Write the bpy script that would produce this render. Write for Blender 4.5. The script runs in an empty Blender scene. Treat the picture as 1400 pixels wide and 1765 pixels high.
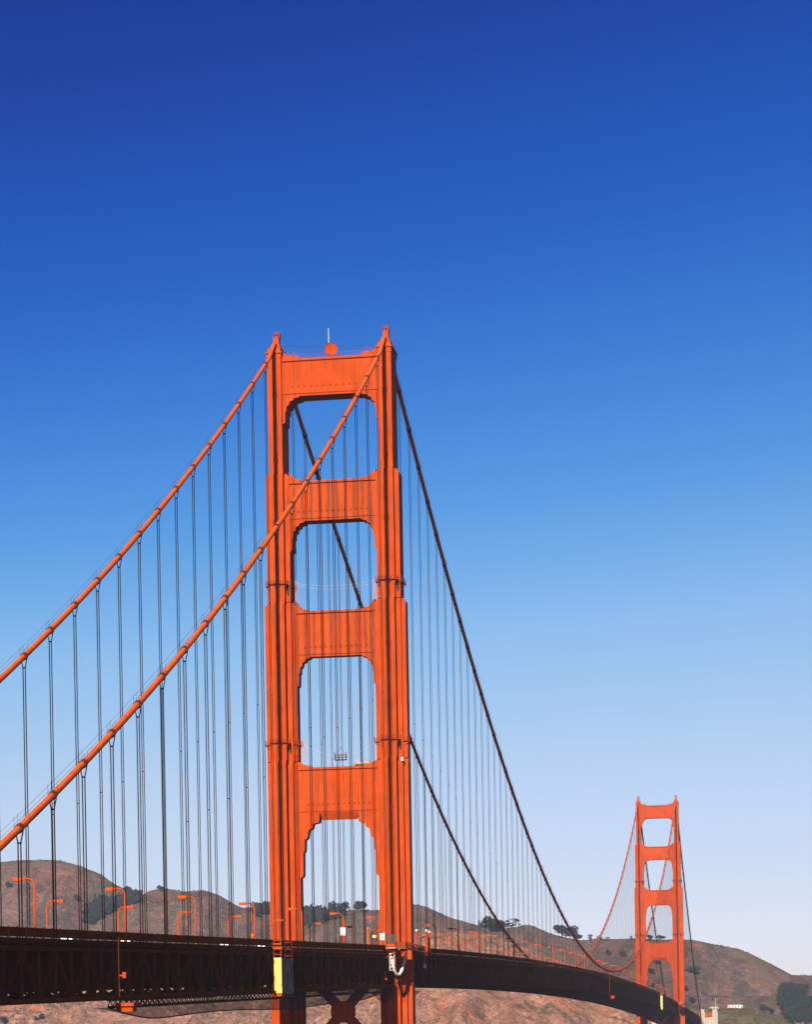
import bpy, math, random
import numpy as np
from mathutils import Vector, Matrix

# ------------------------------------------------------------------ camera
sc = bpy.context.scene
COL = sc.collection
CAM = (116.6602, -630.8300, 52.5747)
YAW, PITCH, ROLL = math.radians(-8.71612), math.radians(-0.24299), math.radians(-1.00966)
FPX, SX, SY = 4479.396, 30.76, 925.61
fw = Vector((math.sin(YAW) * math.cos(PITCH), math.cos(YAW) * math.cos(PITCH), math.sin(PITCH)))
rt = Vector((math.cos(YAW), -math.sin(YAW), 0.0))
up = rt.cross(fw)
rt2 = rt * math.cos(ROLL) + up * math.sin(ROLL)
up2 = -rt * math.sin(ROLL) + up * math.cos(ROLL)
cam_d = bpy.data.cameras.new('camera')
cam = bpy.data.objects.new('camera', cam_d)
COL.objects.link(cam)
cam_d.sensor_fit = 'HORIZONTAL'
cam_d.sensor_width = 36.0
cam_d.lens = 36.0 * FPX / 1400.0
cam_d.shift_x = -SX / 1400.0
cam_d.shift_y = SY / 1400.0          # front rise of a view camera
cam_d.clip_start = 1.0
cam_d.clip_end = 60000.0
M4 = Matrix((rt2, up2, -fw)).transposed().to_4x4()
M4.translation = Vector(CAM)
cam.matrix_world = M4
sc.camera = cam
sc.render.resolution_x, sc.render.resolution_y = 813, 1024

# ------------------------------------------------------------------ light
SUN_EL = math.radians(25.6)
SUN_STRENGTH = 5.0
SKY_STRENGTH = 0.10
sc.view_settings.view_transform = 'Standard'
sc.view_settings.look = 'None'
sc.view_settings.exposure = 1.00
sc.view_settings.gamma = 1.0
sun_d = bpy.data.lights.new('sun', 'SUN')
sun_d.energy = SUN_STRENGTH
sun_d.angle = math.radians(0.53)
sun_d.color = (1.0, 0.93, 0.82)
sun = bpy.data.objects.new('sun', sun_d)
COL.objects.link(sun)
# light travels north (+Y) and down: the sun stands exactly on the bridge's own axis
sun.rotation_euler = Vector((0.0, math.cos(SUN_EL), -math.sin(SUN_EL))).to_track_quat('-Z', 'Y').to_euler()

world = bpy.data.worlds.new('World')
sc.world = world
world.use_nodes = True
wn, wl = world.node_tree.nodes, world.node_tree.links
for n in list(wn):
    wn.remove(n)
w_out = wn.new('ShaderNodeOutputWorld')
w_bg = wn.new('ShaderNodeBackground')
w_bg.inputs['Strength'].default_value = SKY_STRENGTH
sky = wn.new('ShaderNodeTexSky')
sky.sky_type = 'NISHITA'
sky.sun_disc = False
sky.sun_elevation = SUN_EL
sky.sun_rotation = math.pi
sky.altitude = 50
sky.air_density = 1.0
sky.dust_density = 0.4
sky.ozone_density = 2.0
# a polarised sky: the clear air darkens and deepens with height, evenly and all round
w_tc = wn.new('ShaderNodeTexCoord')
w_sep = wn.new('ShaderNodeSeparateXYZ')
wl.new(w_tc.outputs['Generated'], w_sep.inputs[0])
w_mx = wn.new('ShaderNodeMath'); w_mx.operation = 'MULTIPLY_ADD'
w_mx.inputs[1].default_value = -0.5
w_mx.inputs[2].default_value = -0.0775
wl.new(w_sep.outputs['X'], w_mx.inputs[0])
w_cl = wn.new('ShaderNodeClamp'); w_cl.inputs['Min'].default_value = -0.22; w_cl.inputs['Max'].default_value = 0.22
wl.new(w_mx.outputs[0], w_cl.inputs['Value'])
w_add = wn.new('ShaderNodeMath'); w_add.operation = 'MULTIPLY_ADD'
wl.new(w_sep.outputs['Z'], w_add.inputs[0]); wl.new(w_cl.outputs[0], w_add.inputs[1]); wl.new(w_sep.outputs['Z'], w_add.inputs[2])
w_mr = wn.new('ShaderNodeMapRange')
w_mr.inputs['From Min'].default_value = -0.05
w_mr.inputs['From Max'].default_value = 0.45
wl.new(w_add.outputs[0], w_mr.inputs['Value'])
w_cr = wn.new('ShaderNodeValToRGB')
w_mul = wn.new('ShaderNodeMix'); w_mul.data_type = 'RGBA'; w_mul.blend_type = 'MULTIPLY'
w_mul.inputs['Factor'].default_value = 1.0
wl.new(w_mr.outputs[0], w_cr.inputs[0])
wl.new(sky.outputs[0], w_mul.inputs['A'])
wl.new(w_cr.outputs[0], w_mul.inputs['B'])
wl.new(w_mul.outputs['Result'], w_bg.inputs['Color'])
wl.new(w_bg.outputs[0], w_out.inputs[0])
SKY_RAMP = [(0.04, (0.5188, 0.482, 0.6789)), (0.1, (0.5188, 0.482, 0.6789)), (0.162, (0.5188, 0.482, 0.6789)), (0.228, (0.4764, 0.4497, 0.5823)), (0.308, (0.458, 0.4425, 0.5384)), (0.404, (0.328, 0.4266, 0.5433)), (0.498, (0.140, 0.3267, 0.5314)), (0.588, (0.0652, 0.2376, 0.5129)), (0.676, (0.0209, 0.1577, 0.4731)), (0.76, (0.0079, 0.1099, 0.4094)), (0.842, (0.0, 0.0709, 0.3359)), (1.0, (0.0, 0.0498, 0.2479))]   # SKYRAMP
el = w_cr.color_ramp.elements
el[0].position, el[0].color = SKY_RAMP[0][0], (*SKY_RAMP[0][1], 1)
el[1].position, el[1].color = SKY_RAMP[-1][0], (*SKY_RAMP[-1][1], 1)
for pos, c in SKY_RAMP[1:-1]:
    e = el.new(pos); e.color = (*c, 1)
w_cr.color_ramp.interpolation = 'LINEAR'

# ------------------------------------------------------------------ materials
def mat(name, col, rough=0.6, metal=0.0, spec=0.3):
    m = bpy.data.materials.new(name); m.use_nodes = True
    b = m.node_tree.nodes['Principled BSDF']
    b.inputs['Base Color'].default_value = (*col, 1)
    b.inputs['Roughness'].default_value = rough
    b.inputs['Metallic'].default_value = metal
    b.inputs['Specular IOR Level'].default_value = spec
    return m

def ramp(nt, src, stops):
    r = nt.nodes.new('ShaderNodeValToRGB')
    nt.links.new(src, r.inputs[0])
    e = r.color_ramp.elements
    e[0].position, e[0].color = stops[0][0], (*stops[0][1], 1)
    e[1].position, e[1].color = stops[-1][0], (*stops[-1][1], 1)
    for p_, c_ in stops[1:-1]:
        q = e.new(p_); q.color = (*c_, 1)
    return r.outputs[0]

def noise(nt, vec, scale, detail=4, rough=0.6, dist=0.0):
    n = nt.nodes.new('ShaderNodeTexNoise')
    n.inputs['Scale'].default_value = scale
    n.inputs['Detail'].default_value = detail
    n.inputs['Roughness'].default_value = rough
    n.inputs['Distortion'].default_value = dist
    nt.links.new(vec, n.inputs['Vector'])
    return n.outputs['Fac']

def mapping(nt, sc_=(1, 1, 1)):
    tc = nt.nodes.new('ShaderNodeTexCoord'); mp = nt.nodes.new('ShaderNodeMapping')
    mp.inputs['Scale'].default_value = sc_
    nt.links.new(tc.outputs['Object'], mp.inputs['Vector'])
    return mp.outputs[0]

def mix(nt, a, b, fac, mode='MIX'):
    m = nt.nodes.new('ShaderNodeMix'); m.data_type = 'RGBA'; m.blend_type = mode
    for sock, v in ((m.inputs['Factor'], fac), (m.inputs['A'], a), (m.inputs['B'], b)):
        if hasattr(v, 'node'):
            nt.links.new(v, sock)
        elif isinstance(v, (int, float)):
            sock.default_value = v
        else:
            sock.default_value = (*v, 1)
    return m.outputs['Result']

def painted_steel(name, base, streak=0.5, seams=True, rough=0.7):
    """weathered red-orange bridge paint: plate seams, rain streaks, chalky patches"""
    m = mat(name, base, rough, 0.0, 0.04)
    nt = m.node_tree; b = nt.nodes['Principled BSDF']
    v1 = mapping(nt, (1, 1, 0.12)); v2 = mapping(nt, (1, 1, 1))
    s = noise(nt, v1, 0.9, 5, 0.65)
    lite = (min(1, base[0] * 1.10), base[1] * 1.28, base[2] * 1.6)
    c = ramp(nt, s, [(0.30, tuple(x * (1 - 0.35 * streak) for x in base)), (0.50, base), (0.75, lite)])
    p = noise(nt, v2, 0.22, 4, 0.6)
    f = ramp(nt, p, [(0.42, (0, 0, 0)), (0.68, (0.75 * streak,) * 3)])
    c = mix(nt, c, (base[0] * 0.8, base[1] * 0.75, base[2] * 0.9), f)
    if seams:
        geo = nt.nodes.new('ShaderNodeNewGeometry'); sp = nt.nodes.new('ShaderNodeSeparateXYZ')
        tc = nt.nodes.new('ShaderNodeTexCoord'); nt.links.new(tc.outputs['Object'], sp.inputs[0])
        cb = nt.nodes.new('ShaderNodeCombineXYZ')
        ad = nt.nodes.new('ShaderNodeMath'); ad.operation = 'ADD'
        nt.links.new(sp.outputs['X'], ad.inputs[0]); nt.links.new(sp.outputs['Y'], ad.inputs[1])
        nt.links.new(ad.outputs[0], cb.inputs['X']); nt.links.new(sp.outputs['Z'], cb.inputs['Y'])
        br = nt.nodes.new('ShaderNodeTexBrick')
        br.offset = 0.5
        br.inputs['Scale'].default_value = 1.0
        br.inputs['Brick Width'].default_value = 2.14
        br.inputs['Row Height'].default_value = 3.4
        br.inputs['Mortar Size'].default_value = 0.045
        br.inputs['Mortar Smooth'].default_value = 0.5
        br.inputs['Color1'].default_value = (1, 1, 1, 1)
        br.inputs['Color2'].default_value = (0.90, 0.90, 0.90, 1)
        br.inputs['Mortar'].default_value = (0.72, 0.66, 0.62, 1)
        nt.links.new(cb.outputs[0], br.inputs['Vector'])
        c = mix(nt, c, br.outputs['Color'], 0.75, 'MULTIPLY')
    nt.links.new(c, b.inputs['Base Color'])
    bp = nt.nodes.new('ShaderNodeBump'); bp.inputs['Strength'].default_value = 0.25; bp.inputs['Distance'].default_value = 0.05
    nt.links.new(noise(nt, v2, 1.6, 5, 0.6), bp.inputs['Height'])
    nt.links.new(bp.outputs[0], b.inputs['Normal'])
    return m

ORANGE = (0.355, 0.043, 0.003)
M_TOWER = painted_steel('tower_paint', ORANGE, 0.85, True)
M_LAMP = painted_steel('lamp_paint', (0.36, 0.052, 0.004), 0.3, False)
M_STAIN = painted_steel('stained_strut_paint', ORANGE, 0.5, True)
# two middle struts: rusty primer runs under old paint
nt = M_STAIN.node_tree; bs = nt.nodes['Principled BSDF']
src = bs.inputs['Base Color'].links[0].from_socket
v = mapping(nt, (1, 1, 0.22))
tc = nt.nodes.new('ShaderNodeTexCoord'); sp = nt.nodes.new('ShaderNodeSeparateXYZ'); nt.links.new(tc.outputs['Object'], sp.inputs[0])
wv = nt.nodes.new('ShaderNodeMath'); wv.operation = 'PINGPONG'; wv.inputs[1].default_value = 1.07
nt.links.new(sp.outputs['X'], wv.inputs[0])
ms = nt.nodes.new('ShaderNodeMath'); ms.operation = 'MULTIPLY'
nt.links.new(wv.outputs[0], ms.inputs[0]); nt.links.new(noise(nt, v, 1.1, 6, 0.7, 0.6), ms.inputs[1])
fac = ramp(nt, ms.outputs[0], [(0.26, (0, 0, 0)), (0.48, (0.85, 0.85, 0.85))])
nt.links.new(mix(nt, src, (0.12, 0.028, 0.012), fac), bs.inputs['Base Color'])
M_CABLE = painted_steel('cable_paint', (0.52, 0.082, 0.012), 0.7, False, 0.8)
nt = M_CABLE.node_tree; bs = nt.nodes['Principled BSDF']; src = bs.inputs['Base Color'].links[0].from_socket
fl = ramp(nt, noise(nt, mapping(nt), 2.2, 6, 0.75), [(0.62, (0, 0, 0)), (0.69, (0.7,) * 3)])
nt.links.new(mix(nt, src, (0.55, 0.22, 0.13), fl), bs.inputs['Base Color'])
M_RAIL = mat('rail_paint', (0.24, 0.035, 0.008), 0.8, 0, 0.05)
M_ROPE = mat('rope_paint', (0.10, 0.022, 0.014), 0.8, 0, 0.05)
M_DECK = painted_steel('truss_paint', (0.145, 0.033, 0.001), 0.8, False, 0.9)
M_DECKIN = painted_steel('shaded_grimy_steel', (0.085, 0.022, 0.001), 0.8, False, 0.95)  # darker truss paint for the inner steel: shade and grime put into the colour
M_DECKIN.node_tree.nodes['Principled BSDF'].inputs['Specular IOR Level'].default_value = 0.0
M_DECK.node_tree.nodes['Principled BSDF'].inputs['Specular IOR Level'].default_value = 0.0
M_WALKP = mat('bare_galvanised', (0.42, 0.26, 0.20), 0.6)
M_ROAD = mat('asphalt', (0.05, 0.05, 0.05), 0.9)
M_WALK = mat('sidewalk_concrete', (0.16, 0.12, 0.09), 0.9)
M_WHITE = mat('white_paint', (0.50, 0.48, 0.43), 0.6)
M_YEL = None
def tarp(name, a, b_, c_, spec=0.05):
    m = mat(name, a, 0.85, 0, spec); nt = m.node_tree
    c = ramp(nt, noise(nt, mapping(nt, (1.0, 1.0, .22)), 1.6, 6, 0.7, 1.0), [(0.35, a), (0.55, b_), (0.66, c_)])
    nt.links.new(c, nt.nodes['Principled BSDF'].inputs['Base Color'])
    bp = nt.nodes.new('ShaderNodeBump'); bp.inputs['Strength'].default_value = 0.8; bp.inputs['Distance'].default_value = 0.15
    nt.links.new(noise(nt, mapping(nt, (1, 1, .35)), 1.2, 4, 0.6), bp.inputs['Height']); nt.links.new(bp.outputs[0], nt.nodes['Principled BSDF'].inputs['Normal'])
    return m
M_YEL = tarp('yellow_tarp', (0.62, 0.36, 0.07), (0.80, 0.50, 0.12), (0.85, 0.62, 0.22))
M_GREYT = tarp('grey_tarp', (0.12, 0.085, 0.05), (0.22, 0.16, 0.10), (0.55, 0.44, 0.28))
M_GLASS = mat('dark_glass', (0.03, 0.035, 0.04), 0.15)
M_TYRE = mat('tyre_rubber', (0.02, 0.02, 0.02), 0.8)
M_LAMPGLASS = mat('lamp_glass', (0.5, 0.22, 0.05), 0.4)
M_DARK = mat('dark_steel', (0.05, 0.026, 0.014), 0.8, 0, 0.1)
M_SIGNY = mat('yellow_sign_paint', (0.85, 0.50, 0.08), 0.5)

def concrete():
    m = mat('pylon_concrete', (0.55, 0.47, 0.38), 0.9)
    nt = m.node_tree
    c = ramp(nt, noise(nt, mapping(nt, (1, 1, 0.3)), 0.35, 6, 0.65), [(0.3, (0.25, 0.20, 0.15)), (0.7, (0.37, 0.30, 0.23))])
    nt.links.new(c, nt.nodes['Principled BSDF'].inputs['Base Color'])
    return m
M_CONC = concrete()

def mesh_net(name, col, alpha):
    m = mat(name, col, 0.9); nt = m.node_tree
    out = nt.nodes['Material Output']; tr = nt.nodes.new('ShaderNodeBsdfTransparent'); mx = nt.nodes.new('ShaderNodeMixShader')
    f = ramp(nt, noise(nt, mapping(nt), 0.35, 5, 0.65), [(0.3, (alpha * 0.8,) * 3), (0.7, (min(1, alpha * 1.25),) * 3)])
    nt.links.new(f, mx.inputs[0]); nt.links.new(tr.outputs[0], mx.inputs[1])
    nt.links.new(nt.nodes['Principled BSDF'].outputs[0], mx.inputs[2]); nt.links.new(mx.outputs[0], out.inputs[0])
    return m
M_NET = mesh_net('debris_netting', (0.05, 0.028, 0.018), 0.42)
M_RAILNET = mesh_net('orange_mesh', (0.37, 0.06, 0.02), 0.6)

def foliage(name, a, b):
    m = mat(name, a, 0.8, 0, 0.15); nt = m.node_tree
    c = ramp(nt, noise(nt, mapping(nt), 0.45, 3, 0.7), [(0.3, a), (0.7, b)])
    nt.links.new(c, nt.nodes['Principled BSDF'].inputs['Base Color'])
    return m
M_LEAF = foliage('dark_needles', (0.014, 0.020, 0.015), (0.034, 0.042, 0.028))
M_SCRUB = foliage('scrub_leaves', (0.05, 0.042, 0.028), (0.10, 0.075, 0.05))
M_BARK = mat('bark', (0.10, 0.07, 0.05), 0.9)

def terrain_material():
    m = mat('hill_ground', (0.140, 0.079, 0.059), 1.0, 0, 0.0); nt = m.node_tree
    b = nt.nodes['Principled BSDF']; vec = mapping(nt); vst = mapping(nt, (1.6, 0.35, 0.5))
    grass = ramp(nt, noise(nt, vec, 0.006, 8, 0.70, 0.8), [(0.34, (0.075, 0.056, 0.040)), (0.46, (0.135, 0.084, 0.066)), (0.58, (0.150, 0.090, 0.076)), (0.74, (0.19, 0.108, 0.088))])
    red = ramp(nt, noise(nt, vec, 0.0045, 6, 0.6, 1.5), [(0.54, (0, 0, 0)), (0.64, (0.8,) * 3)])
    c = mix(nt, grass, (0.205, 0.085, 0.062), red)
    scrub = ramp(nt, noise(nt, vst, 0.022, 10, 0.80, 0.6), [(0.47, (0, 0, 0)), (0.55, (0.9,) * 3)])
    c = mix(nt, c, (0.070, 0.056, 0.046), scrub)
    gre = ramp(nt, noise(nt, vec, 0.011, 5, 0.6), [(0.56, (0, 0, 0)), (0.72, (0.7,) * 3)])
    c = mix(nt, c, (0.112, 0.096, 0.046), gre)
    # bare sandstone and serpentine on the steep bluffs by the water
    geo = nt.nodes.new('ShaderNodeNewGeometry'); sp = nt.nodes.new('ShaderNodeSeparateXYZ')
    nt.links.new(geo.outputs['Position'], sp.inputs[0])
    mr = nt.nodes.new('ShaderNodeMapRange'); mr.inputs['From Min'].default_value = 2060; mr.inputs['From Max'].default_value = 1930
    nt.links.new(sp.outputs['Y'], mr.inputs['Value'])
    rock = ramp(nt, noise(nt, mapping(nt, (1, 0.8, 1.6)), 0.035, 10, 0.75, 1.2), [(0.33, (0.091, 0.056, 0.040)), (0.45, (0.210, 0.109, 0.076)), (0.56, (0.287, 0.145, 0.102)), (0.68, (0.378, 0.224, 0.165))])
    rr = ramp(nt, noise(nt, vec, 0.009, 5, 0.6, 2.0), [(0.50, (0, 0, 0)), (0.62, (0.8,) * 3)])
    rock = mix(nt, rock, (0.322, 0.112, 0.056), rr)
    rsc = ramp(nt, noise(nt, vec, 0.05, 8, 0.75), [(0.52, (0, 0, 0)), (0.62, (0.8,) * 3)])
    rock = mix(nt, rock, (0.084, 0.066, 0.043), rsc)
    gx = nt.nodes.new('ShaderNodeMapRange'); gx.inputs['From Min'].default_value = -30; gx.inputs['From Max'].default_value = 10
    nt.links.new(sp.outputs['X'], gx.inputs['Value'])
    rock = mix(nt, rock, ramp(nt, noise(nt, vec, 0.04, 7, 0.7), [(0.35, (0.115, 0.055, 0.032)), (0.48, (0.085, 0.072, 0.036)), (0.65, (0.125, 0.105, 0.058))]), gx.outputs[0])
    c = mix(nt, c, rock, mr.outputs[0])
    fine = ramp(nt, noise(nt, vec, 0.25, 6, 0.8), [(0.32, (0.42,) * 3), (0.5, (1.0,) * 3), (0.70, (1.65,) * 3)])
    c = mix(nt, c, fine, 1.0, 'MULTIPLY')
    c = mix(nt, c, (1.22, 1.14, 1.04), 1.0, 'MULTIPLY')
    nt.links.new(c, b.inputs['Base Color'])
    bp = nt.nodes.new('ShaderNodeBump'); bp.inputs['Strength'].default_value = 1.0; bp.inputs['Distance'].default_value = 9.0
    nt.links.new(noise(nt, vec, 0.06, 9, 0.72, 0.4), bp.inputs['Height']); nt.links.new(bp.outputs[0], b.inputs['Normal'])
    return m
M_HILL = terrain_material()

# ------------------------------------------------------------------ mesh helpers
class MB:
    def __init__(s): s.v = []; s.f = []
    def box(s, x0, x1, y0, y1, z0, z1):
        n = len(s.v)
        s.v += [(x0, y0, z0), (x1, y0, z0), (x1, y1, z0), (x0, y1, z0), (x0, y0, z1), (x1, y0, z1), (x1, y1, z1), (x0, y1, z1)]
        s.f += [tuple(n + i for i in q) for q in ((0, 3, 2, 1), (4, 5, 6, 7), (0, 1, 5, 4), (1, 2, 6, 5), (2, 3, 7, 6), (3, 0, 4, 7))]
        return s
    def hexa(s, bot, top):
        n = len(s.v); k = len(bot)
        s.v += list(bot) + list(top)
        s.f.append(tuple(n + i for i in reversed(range(k)))); s.f.append(tuple(n + k + i for i in range(k)))
        for i in range(k):
            j = (i + 1) % k
            s.f.append((n + i, n + j, n + k + j, n + k + i))
        return s
    def beam(s, a, b, w, h, side=(1, 0, 0)):
        a, b = Vector(a), Vector(b); d = (b - a).normalized(); u = Vector(side)
        u = (u - d * u.dot(d))
        if u.length < 1e-5: u = Vector((0, 1, 0)) - d * d.y
        u.normalize(); t = d.cross(u)
        u, t = u * w / 2, t * h / 2
        return s.hexa([tuple(a + i) for i in (-u - t, u - t, u + t, -u + t)], [tuple(b + i) for i in (-u - t, u - t, u + t, -u + t)])
    def tube(s, pts, r, n=8, caps=True):
        base = len(s.v); P = [Vector(p) for p in pts]; k = len(P)
        rr = r if isinstance(r, (list, tuple)) else [r] * k
        ref = None
        for i, p in enumerate(P):
            d = (P[min(i + 1, k - 1)] - P[max(i - 1, 0)]).normalized()
            if ref is None:
                ref = Vector((1, 0, 0)) if abs(d.x) < 0.8 else Vector((0, 0, 1))
            u = (ref - d * ref.dot(d)).normalized(); w = d.cross(u); ref = u
            for j in range(n):
                a = 2 * math.pi * j / n
                s.v.append(tuple(p + (u * math.cos(a) + w * math.sin(a)) * rr[i]))
        for i in range(k - 1):
            for j in range(n):
                j2 = (j + 1) % n
                s.f.append((base + i * n + j, base + i * n + j2, base + (i + 1) * n + j2, base + (i + 1) * n + j))
        if caps:
            s.f.append(tuple(base + j for j in reversed(range(n)))); s.f.append(tuple(base + (k - 1) * n + j for j in range(n)))
        return s
    def prism_y(s, poly, y0, y1):
        """poly: (x, z) outline, anticlockwise seen from -Y"""
        n = len(s.v); k = len(poly)
        s.v += [(x, y0, z) for x, z in poly] + [(x, y1, z) for x, z in poly]
        s.f.append(tuple(n + i for i in range(k))); s.f.append(tuple(n + k + i for i in reversed(range(k))))
        for i in range(k):
            j = (i + 1) % k
            s.f.append((n + j, n + i, n + k + i, n + k + j))
        return s
    def sphere(s, c, r, n=8, m=6, sz=1.0):
        base = len(s.v); c = Vector(c)
        for i in range(1, m):
            th = math.pi * i / m
            for j in range(n):
                a = 2 * math.pi * j / n
                s.v.append((c.x + r * math.sin(th) * math.cos(a), c.y + r * math.sin(th) * math.sin(a), c.z + r * sz * math.cos(th)))
        s.v += [(c.x, c.y, c.z + r * sz), (c.x, c.y, c.z - r * sz)]; T = len(s.v) - 2
        for i in range(m - 2):
            for j in range(n):
                j2 = (j + 1) % n
                s.f.append((base + i * n + j, base + (i + 1) * n + j, base + (i + 1) * n + j2, base + i * n + j2))
        for j in range(n):
            j2 = (j + 1) % n
            s.f.append((T, base + j, base + j2)); s.f.append((T + 1, base + (m - 2) * n + j2, base + (m - 2) * n + j))
        return s
    def build(s, name, m, parent=None, smooth=False, loc=None):
        me = bpy.data.meshes.new(name); me.from_pydata(s.v, [], s.f); me.update()
        if smooth: me.polygons.foreach_set('use_smooth', [True] * len(me.polygons))
        me.materials.append(m)
        o = bpy.data.objects.new(name, me); COL.objects.link(o)
        if parent is not None: o.parent = parent
        if loc is not None: o.location = loc
        return o

def tag(o, label=None, cat=None, group=None, kind=None):
    if label: o['label'] = label
    if cat: o['category'] = cat
    if group: o['group'] = group
    if kind: o['kind'] = kind
    return o
def empty(name, loc=(0, 0, 0), rz=0.0):
    o = bpy.data.objects.new(name, None); COL.objects.link(o); o.location = loc; o.rotation_euler.z = rz
    return o
def copy_tree(o, parent=None):
    c = o.copy(); COL.objects.link(c); c.parent = parent
    for ch in [q for q in bpy.data.objects if q.parent == o]:
        copy_tree(ch, c)
    return c

# ------------------------------------------------------------------ bridge geometry
XC = 13.716; L = 1280.16; L1 = 342.9
ZC, ZE, ZM = 224.22, 67.04, 84.25
ZR, ZRM, GR = 74.185, 81.09, 0.02453
DEP = 8.8
def cabz(y):
    sag = ZC - ZM
    if 0 <= y <= L: return ZM + sag * ((y - L / 2) / (L / 2)) ** 2
    t = -y / L1 if y < 0 else (y - L) / L1
    return ZC + (ZE - ZC) * t - 4 * sag * (L1 / L) ** 2 * t * (1 - t)
def roadz(y):
    if 0 <= y <= L: return ZRM - (ZRM - ZR) * ((y - L / 2) / (L / 2)) ** 2
    return ZR + GR * y if y < 0 else ZR - GR * (y - L)

# ---- water, shores
wb = mat('bay_water', (0.008, 0.022, 0.03), 0.35, 0, 0.2)
nt = wb.node_tree; bp = nt.nodes.new('ShaderNodeBump'); bp.inputs['Strength'].default_value = 0.4; bp.inputs['Distance'].default_value = 0.6
nt.links.new(noise(nt, mapping(nt), 0.08, 6, 0.6), bp.inputs['Height']); nt.links.new(bp.outputs[0], nt.nodes['Principled BSDF'].inputs['Normal'])
w = MB(); w.v = [(-30000, -30000, 0), (30000, -30000, 0), (30000, 30000, 0), (-30000, 30000, 0)]; w.f = [(0, 1, 2, 3)]
tag(w.build('water', wb), kind='structure')

# TERRAIN-BEGIN
def _hash(ix, iy, seed):
    h = (ix.astype(np.int64) * 374761393 + iy.astype(np.int64) * 668265263 + seed * 2147483647) & 0xffffffff
    h = ((h ^ (h >> 13)) * 1274126177) & 0xffffffff
    return ((h ^ (h >> 16)) & 0xffffff) / float(0xffffff)
def vnoise(x, y, seed=0):
    ix, iy = np.floor(x), np.floor(y); fx, fy = x - ix, y - iy
    fx = fx * fx * (3 - 2 * fx); fy = fy * fy * (3 - 2 * fy)
    a, b = _hash(ix, iy, seed), _hash(ix + 1, iy, seed); c, d = _hash(ix, iy + 1, seed), _hash(ix + 1, iy + 1, seed)
    return (a + (b - a) * fx) * (1 - fy) + (c + (d - c) * fx) * fy
def fbm(x, y, o=5, seed=0, g=0.5):
    s = 0; a = 1; t = 0
    for i in range(o):
        s = s + a * vnoise(x * 2 ** i, y * 2 ** i, seed + i); t += a; a *= g
    return s / t * 2 - 1
RIDGES = [
 (2950, 0.42, 0.35, 60, [(-2200, 150), (-1500, 240), (-1250, 285), (-1092, 306.8), (-1040, 313.7), (-1006, 315.2), (-972, 315.9), (-950, 314.5), (-929, 308.1), (-904, 297.5), (-879, 282.0), (-858, 270.8), (-828, 254.4), (-787, 226.3), (-700, 190), (-500, 150), (900, 100)]),
 (2500, 0.40, 0.35, 45, [(-2200, 60), (-1000, 110), (-870, 158), (-807, 188.2), (-781, 201.3), (-762, 210.2), (-736, 223.9), (-717, 234.3), (-700, 241.7), (-687, 243.5), (-672, 241.7), (-658, 238.5), (-647, 238.9), (-632, 239.2), (-617, 233.1), (-599, 222.7), (-581, 215.1), (-570, 210.5), (-556, 203.0), (-527, 183.1), (-470, 150), (-300, 110), (900, 60)]),
 (2900, 0.36, 0.35, 60, [(-900, 100), (-800, 180), (-749, 211.1), (-707, 234.3), (-658, 239.5), (-633, 235.7), (-609, 223.8), (-585, 213.6), (-560, 220.2), (-535, 230.0), (-511, 231.0), (-482, 229.5), (-454, 234.4), (-436, 236.4), (-425, 234.9), (-411, 230.1), (-384, 217.5), (-363, 210.7), (-347, 205.5), (-326, 199.4), (-302, 200.1), (-286, 201.2), (-273, 202.9), (-261, 197.9), (-241, 190.3), (-219, 184.2), (-201, 180.7), (-180, 183.3), (-159, 182.9), (-133, 182.3), (-104, 180.0), (-68, 179.2), (-54, 178.9), (-26, 171.9), (6, 166.5), (26, 156.7), (46, 146.1), (71, 133.0), (91, 121.7), (105, 119.1), (135, 114.5), (166, 111.6), (260, 90), (500, 40), (900, 0)]),
 (3300, 0.4, 0.3, 60, [(-1000, 180), (-800, 245), (-746, 258), (-709, 256), (-664, 247.0), (-600, 236), (-560, 228), (-500, 200), (-300, 120), (900, 60)]),
 (1950, 0.47, 0.22, 14, [(-2200, 60), (-1300, 120), (-700, 138), (-475, 138.0), (-379, 135.9), (-331, 140.7), (-295, 154.4), (-274, 161.5), (-254, 160.5), (-219, 158.5), (-201, 154.0), (-178, 143.0), (-149, 130.8), (-120, 119.8), (-86, 106.3), (-46, 88.3), (-17, 77.4), (11, 76.8), (45, 76.7), (62, 73.6), (79, 65.8), (93, 59.3), (107, 51.0), (180, 30), (300, 10), (900, -20)]),
]
def hill_height(X, Y):
    X = np.asarray(X, float); Y = np.asarray(Y, float)
    h = np.full(np.broadcast(X, Y).shape, -30.0)
    wx = fbm(X / 170.0, Y / 240.0, 3, 40) * 30
    for k, (yc, sf, sb, a, prof) in enumerate(RIDGES):
        px = np.array([q[0] for q in prof], float); pz = np.array([q[1] for q in prof], float)
        d = yc - Y
        x2 = X + wx * np.clip(np.abs(d) / 250.0, 0, 1)
        H = np.interp(x2, px, pz)
        s = np.where(d > 0, sf, sb)
        near = np.clip(np.abs(d) / 120.0, 0, 1)
        g = 1 - np.abs(fbm(X / 95.0 + k * 7, Y / 420.0, 4, 11 + k))      # gullies that run down the slope
        hk = H - s * (np.sqrt(d * d + a * a) - a) + near * ((g - 0.75) * 38 + fbm(X / 60.0, Y / 60.0, 4, 5 + k) * 5)
        if k == 4:                                                        # rugged rock faces above the strait
            m_ = np.clip((d - 15) / 60.0, 0, 1)
            hk = hk + m_ * ((1 - 2 * np.abs(fbm(X / 38.0, Y / 55.0, 4, 63))) * 9 - 4 + (1 - 2 * np.abs(fbm(X / 13.0, Y / 17.0, 3, 71))) * 2.6)
        h = np.maximum(h, hk)
    h = h + fbm(X / 14.0, Y / 14.0, 3, 77) * 0.9
    return np.maximum(h, -6.0)
# TERRAIN-END

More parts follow.
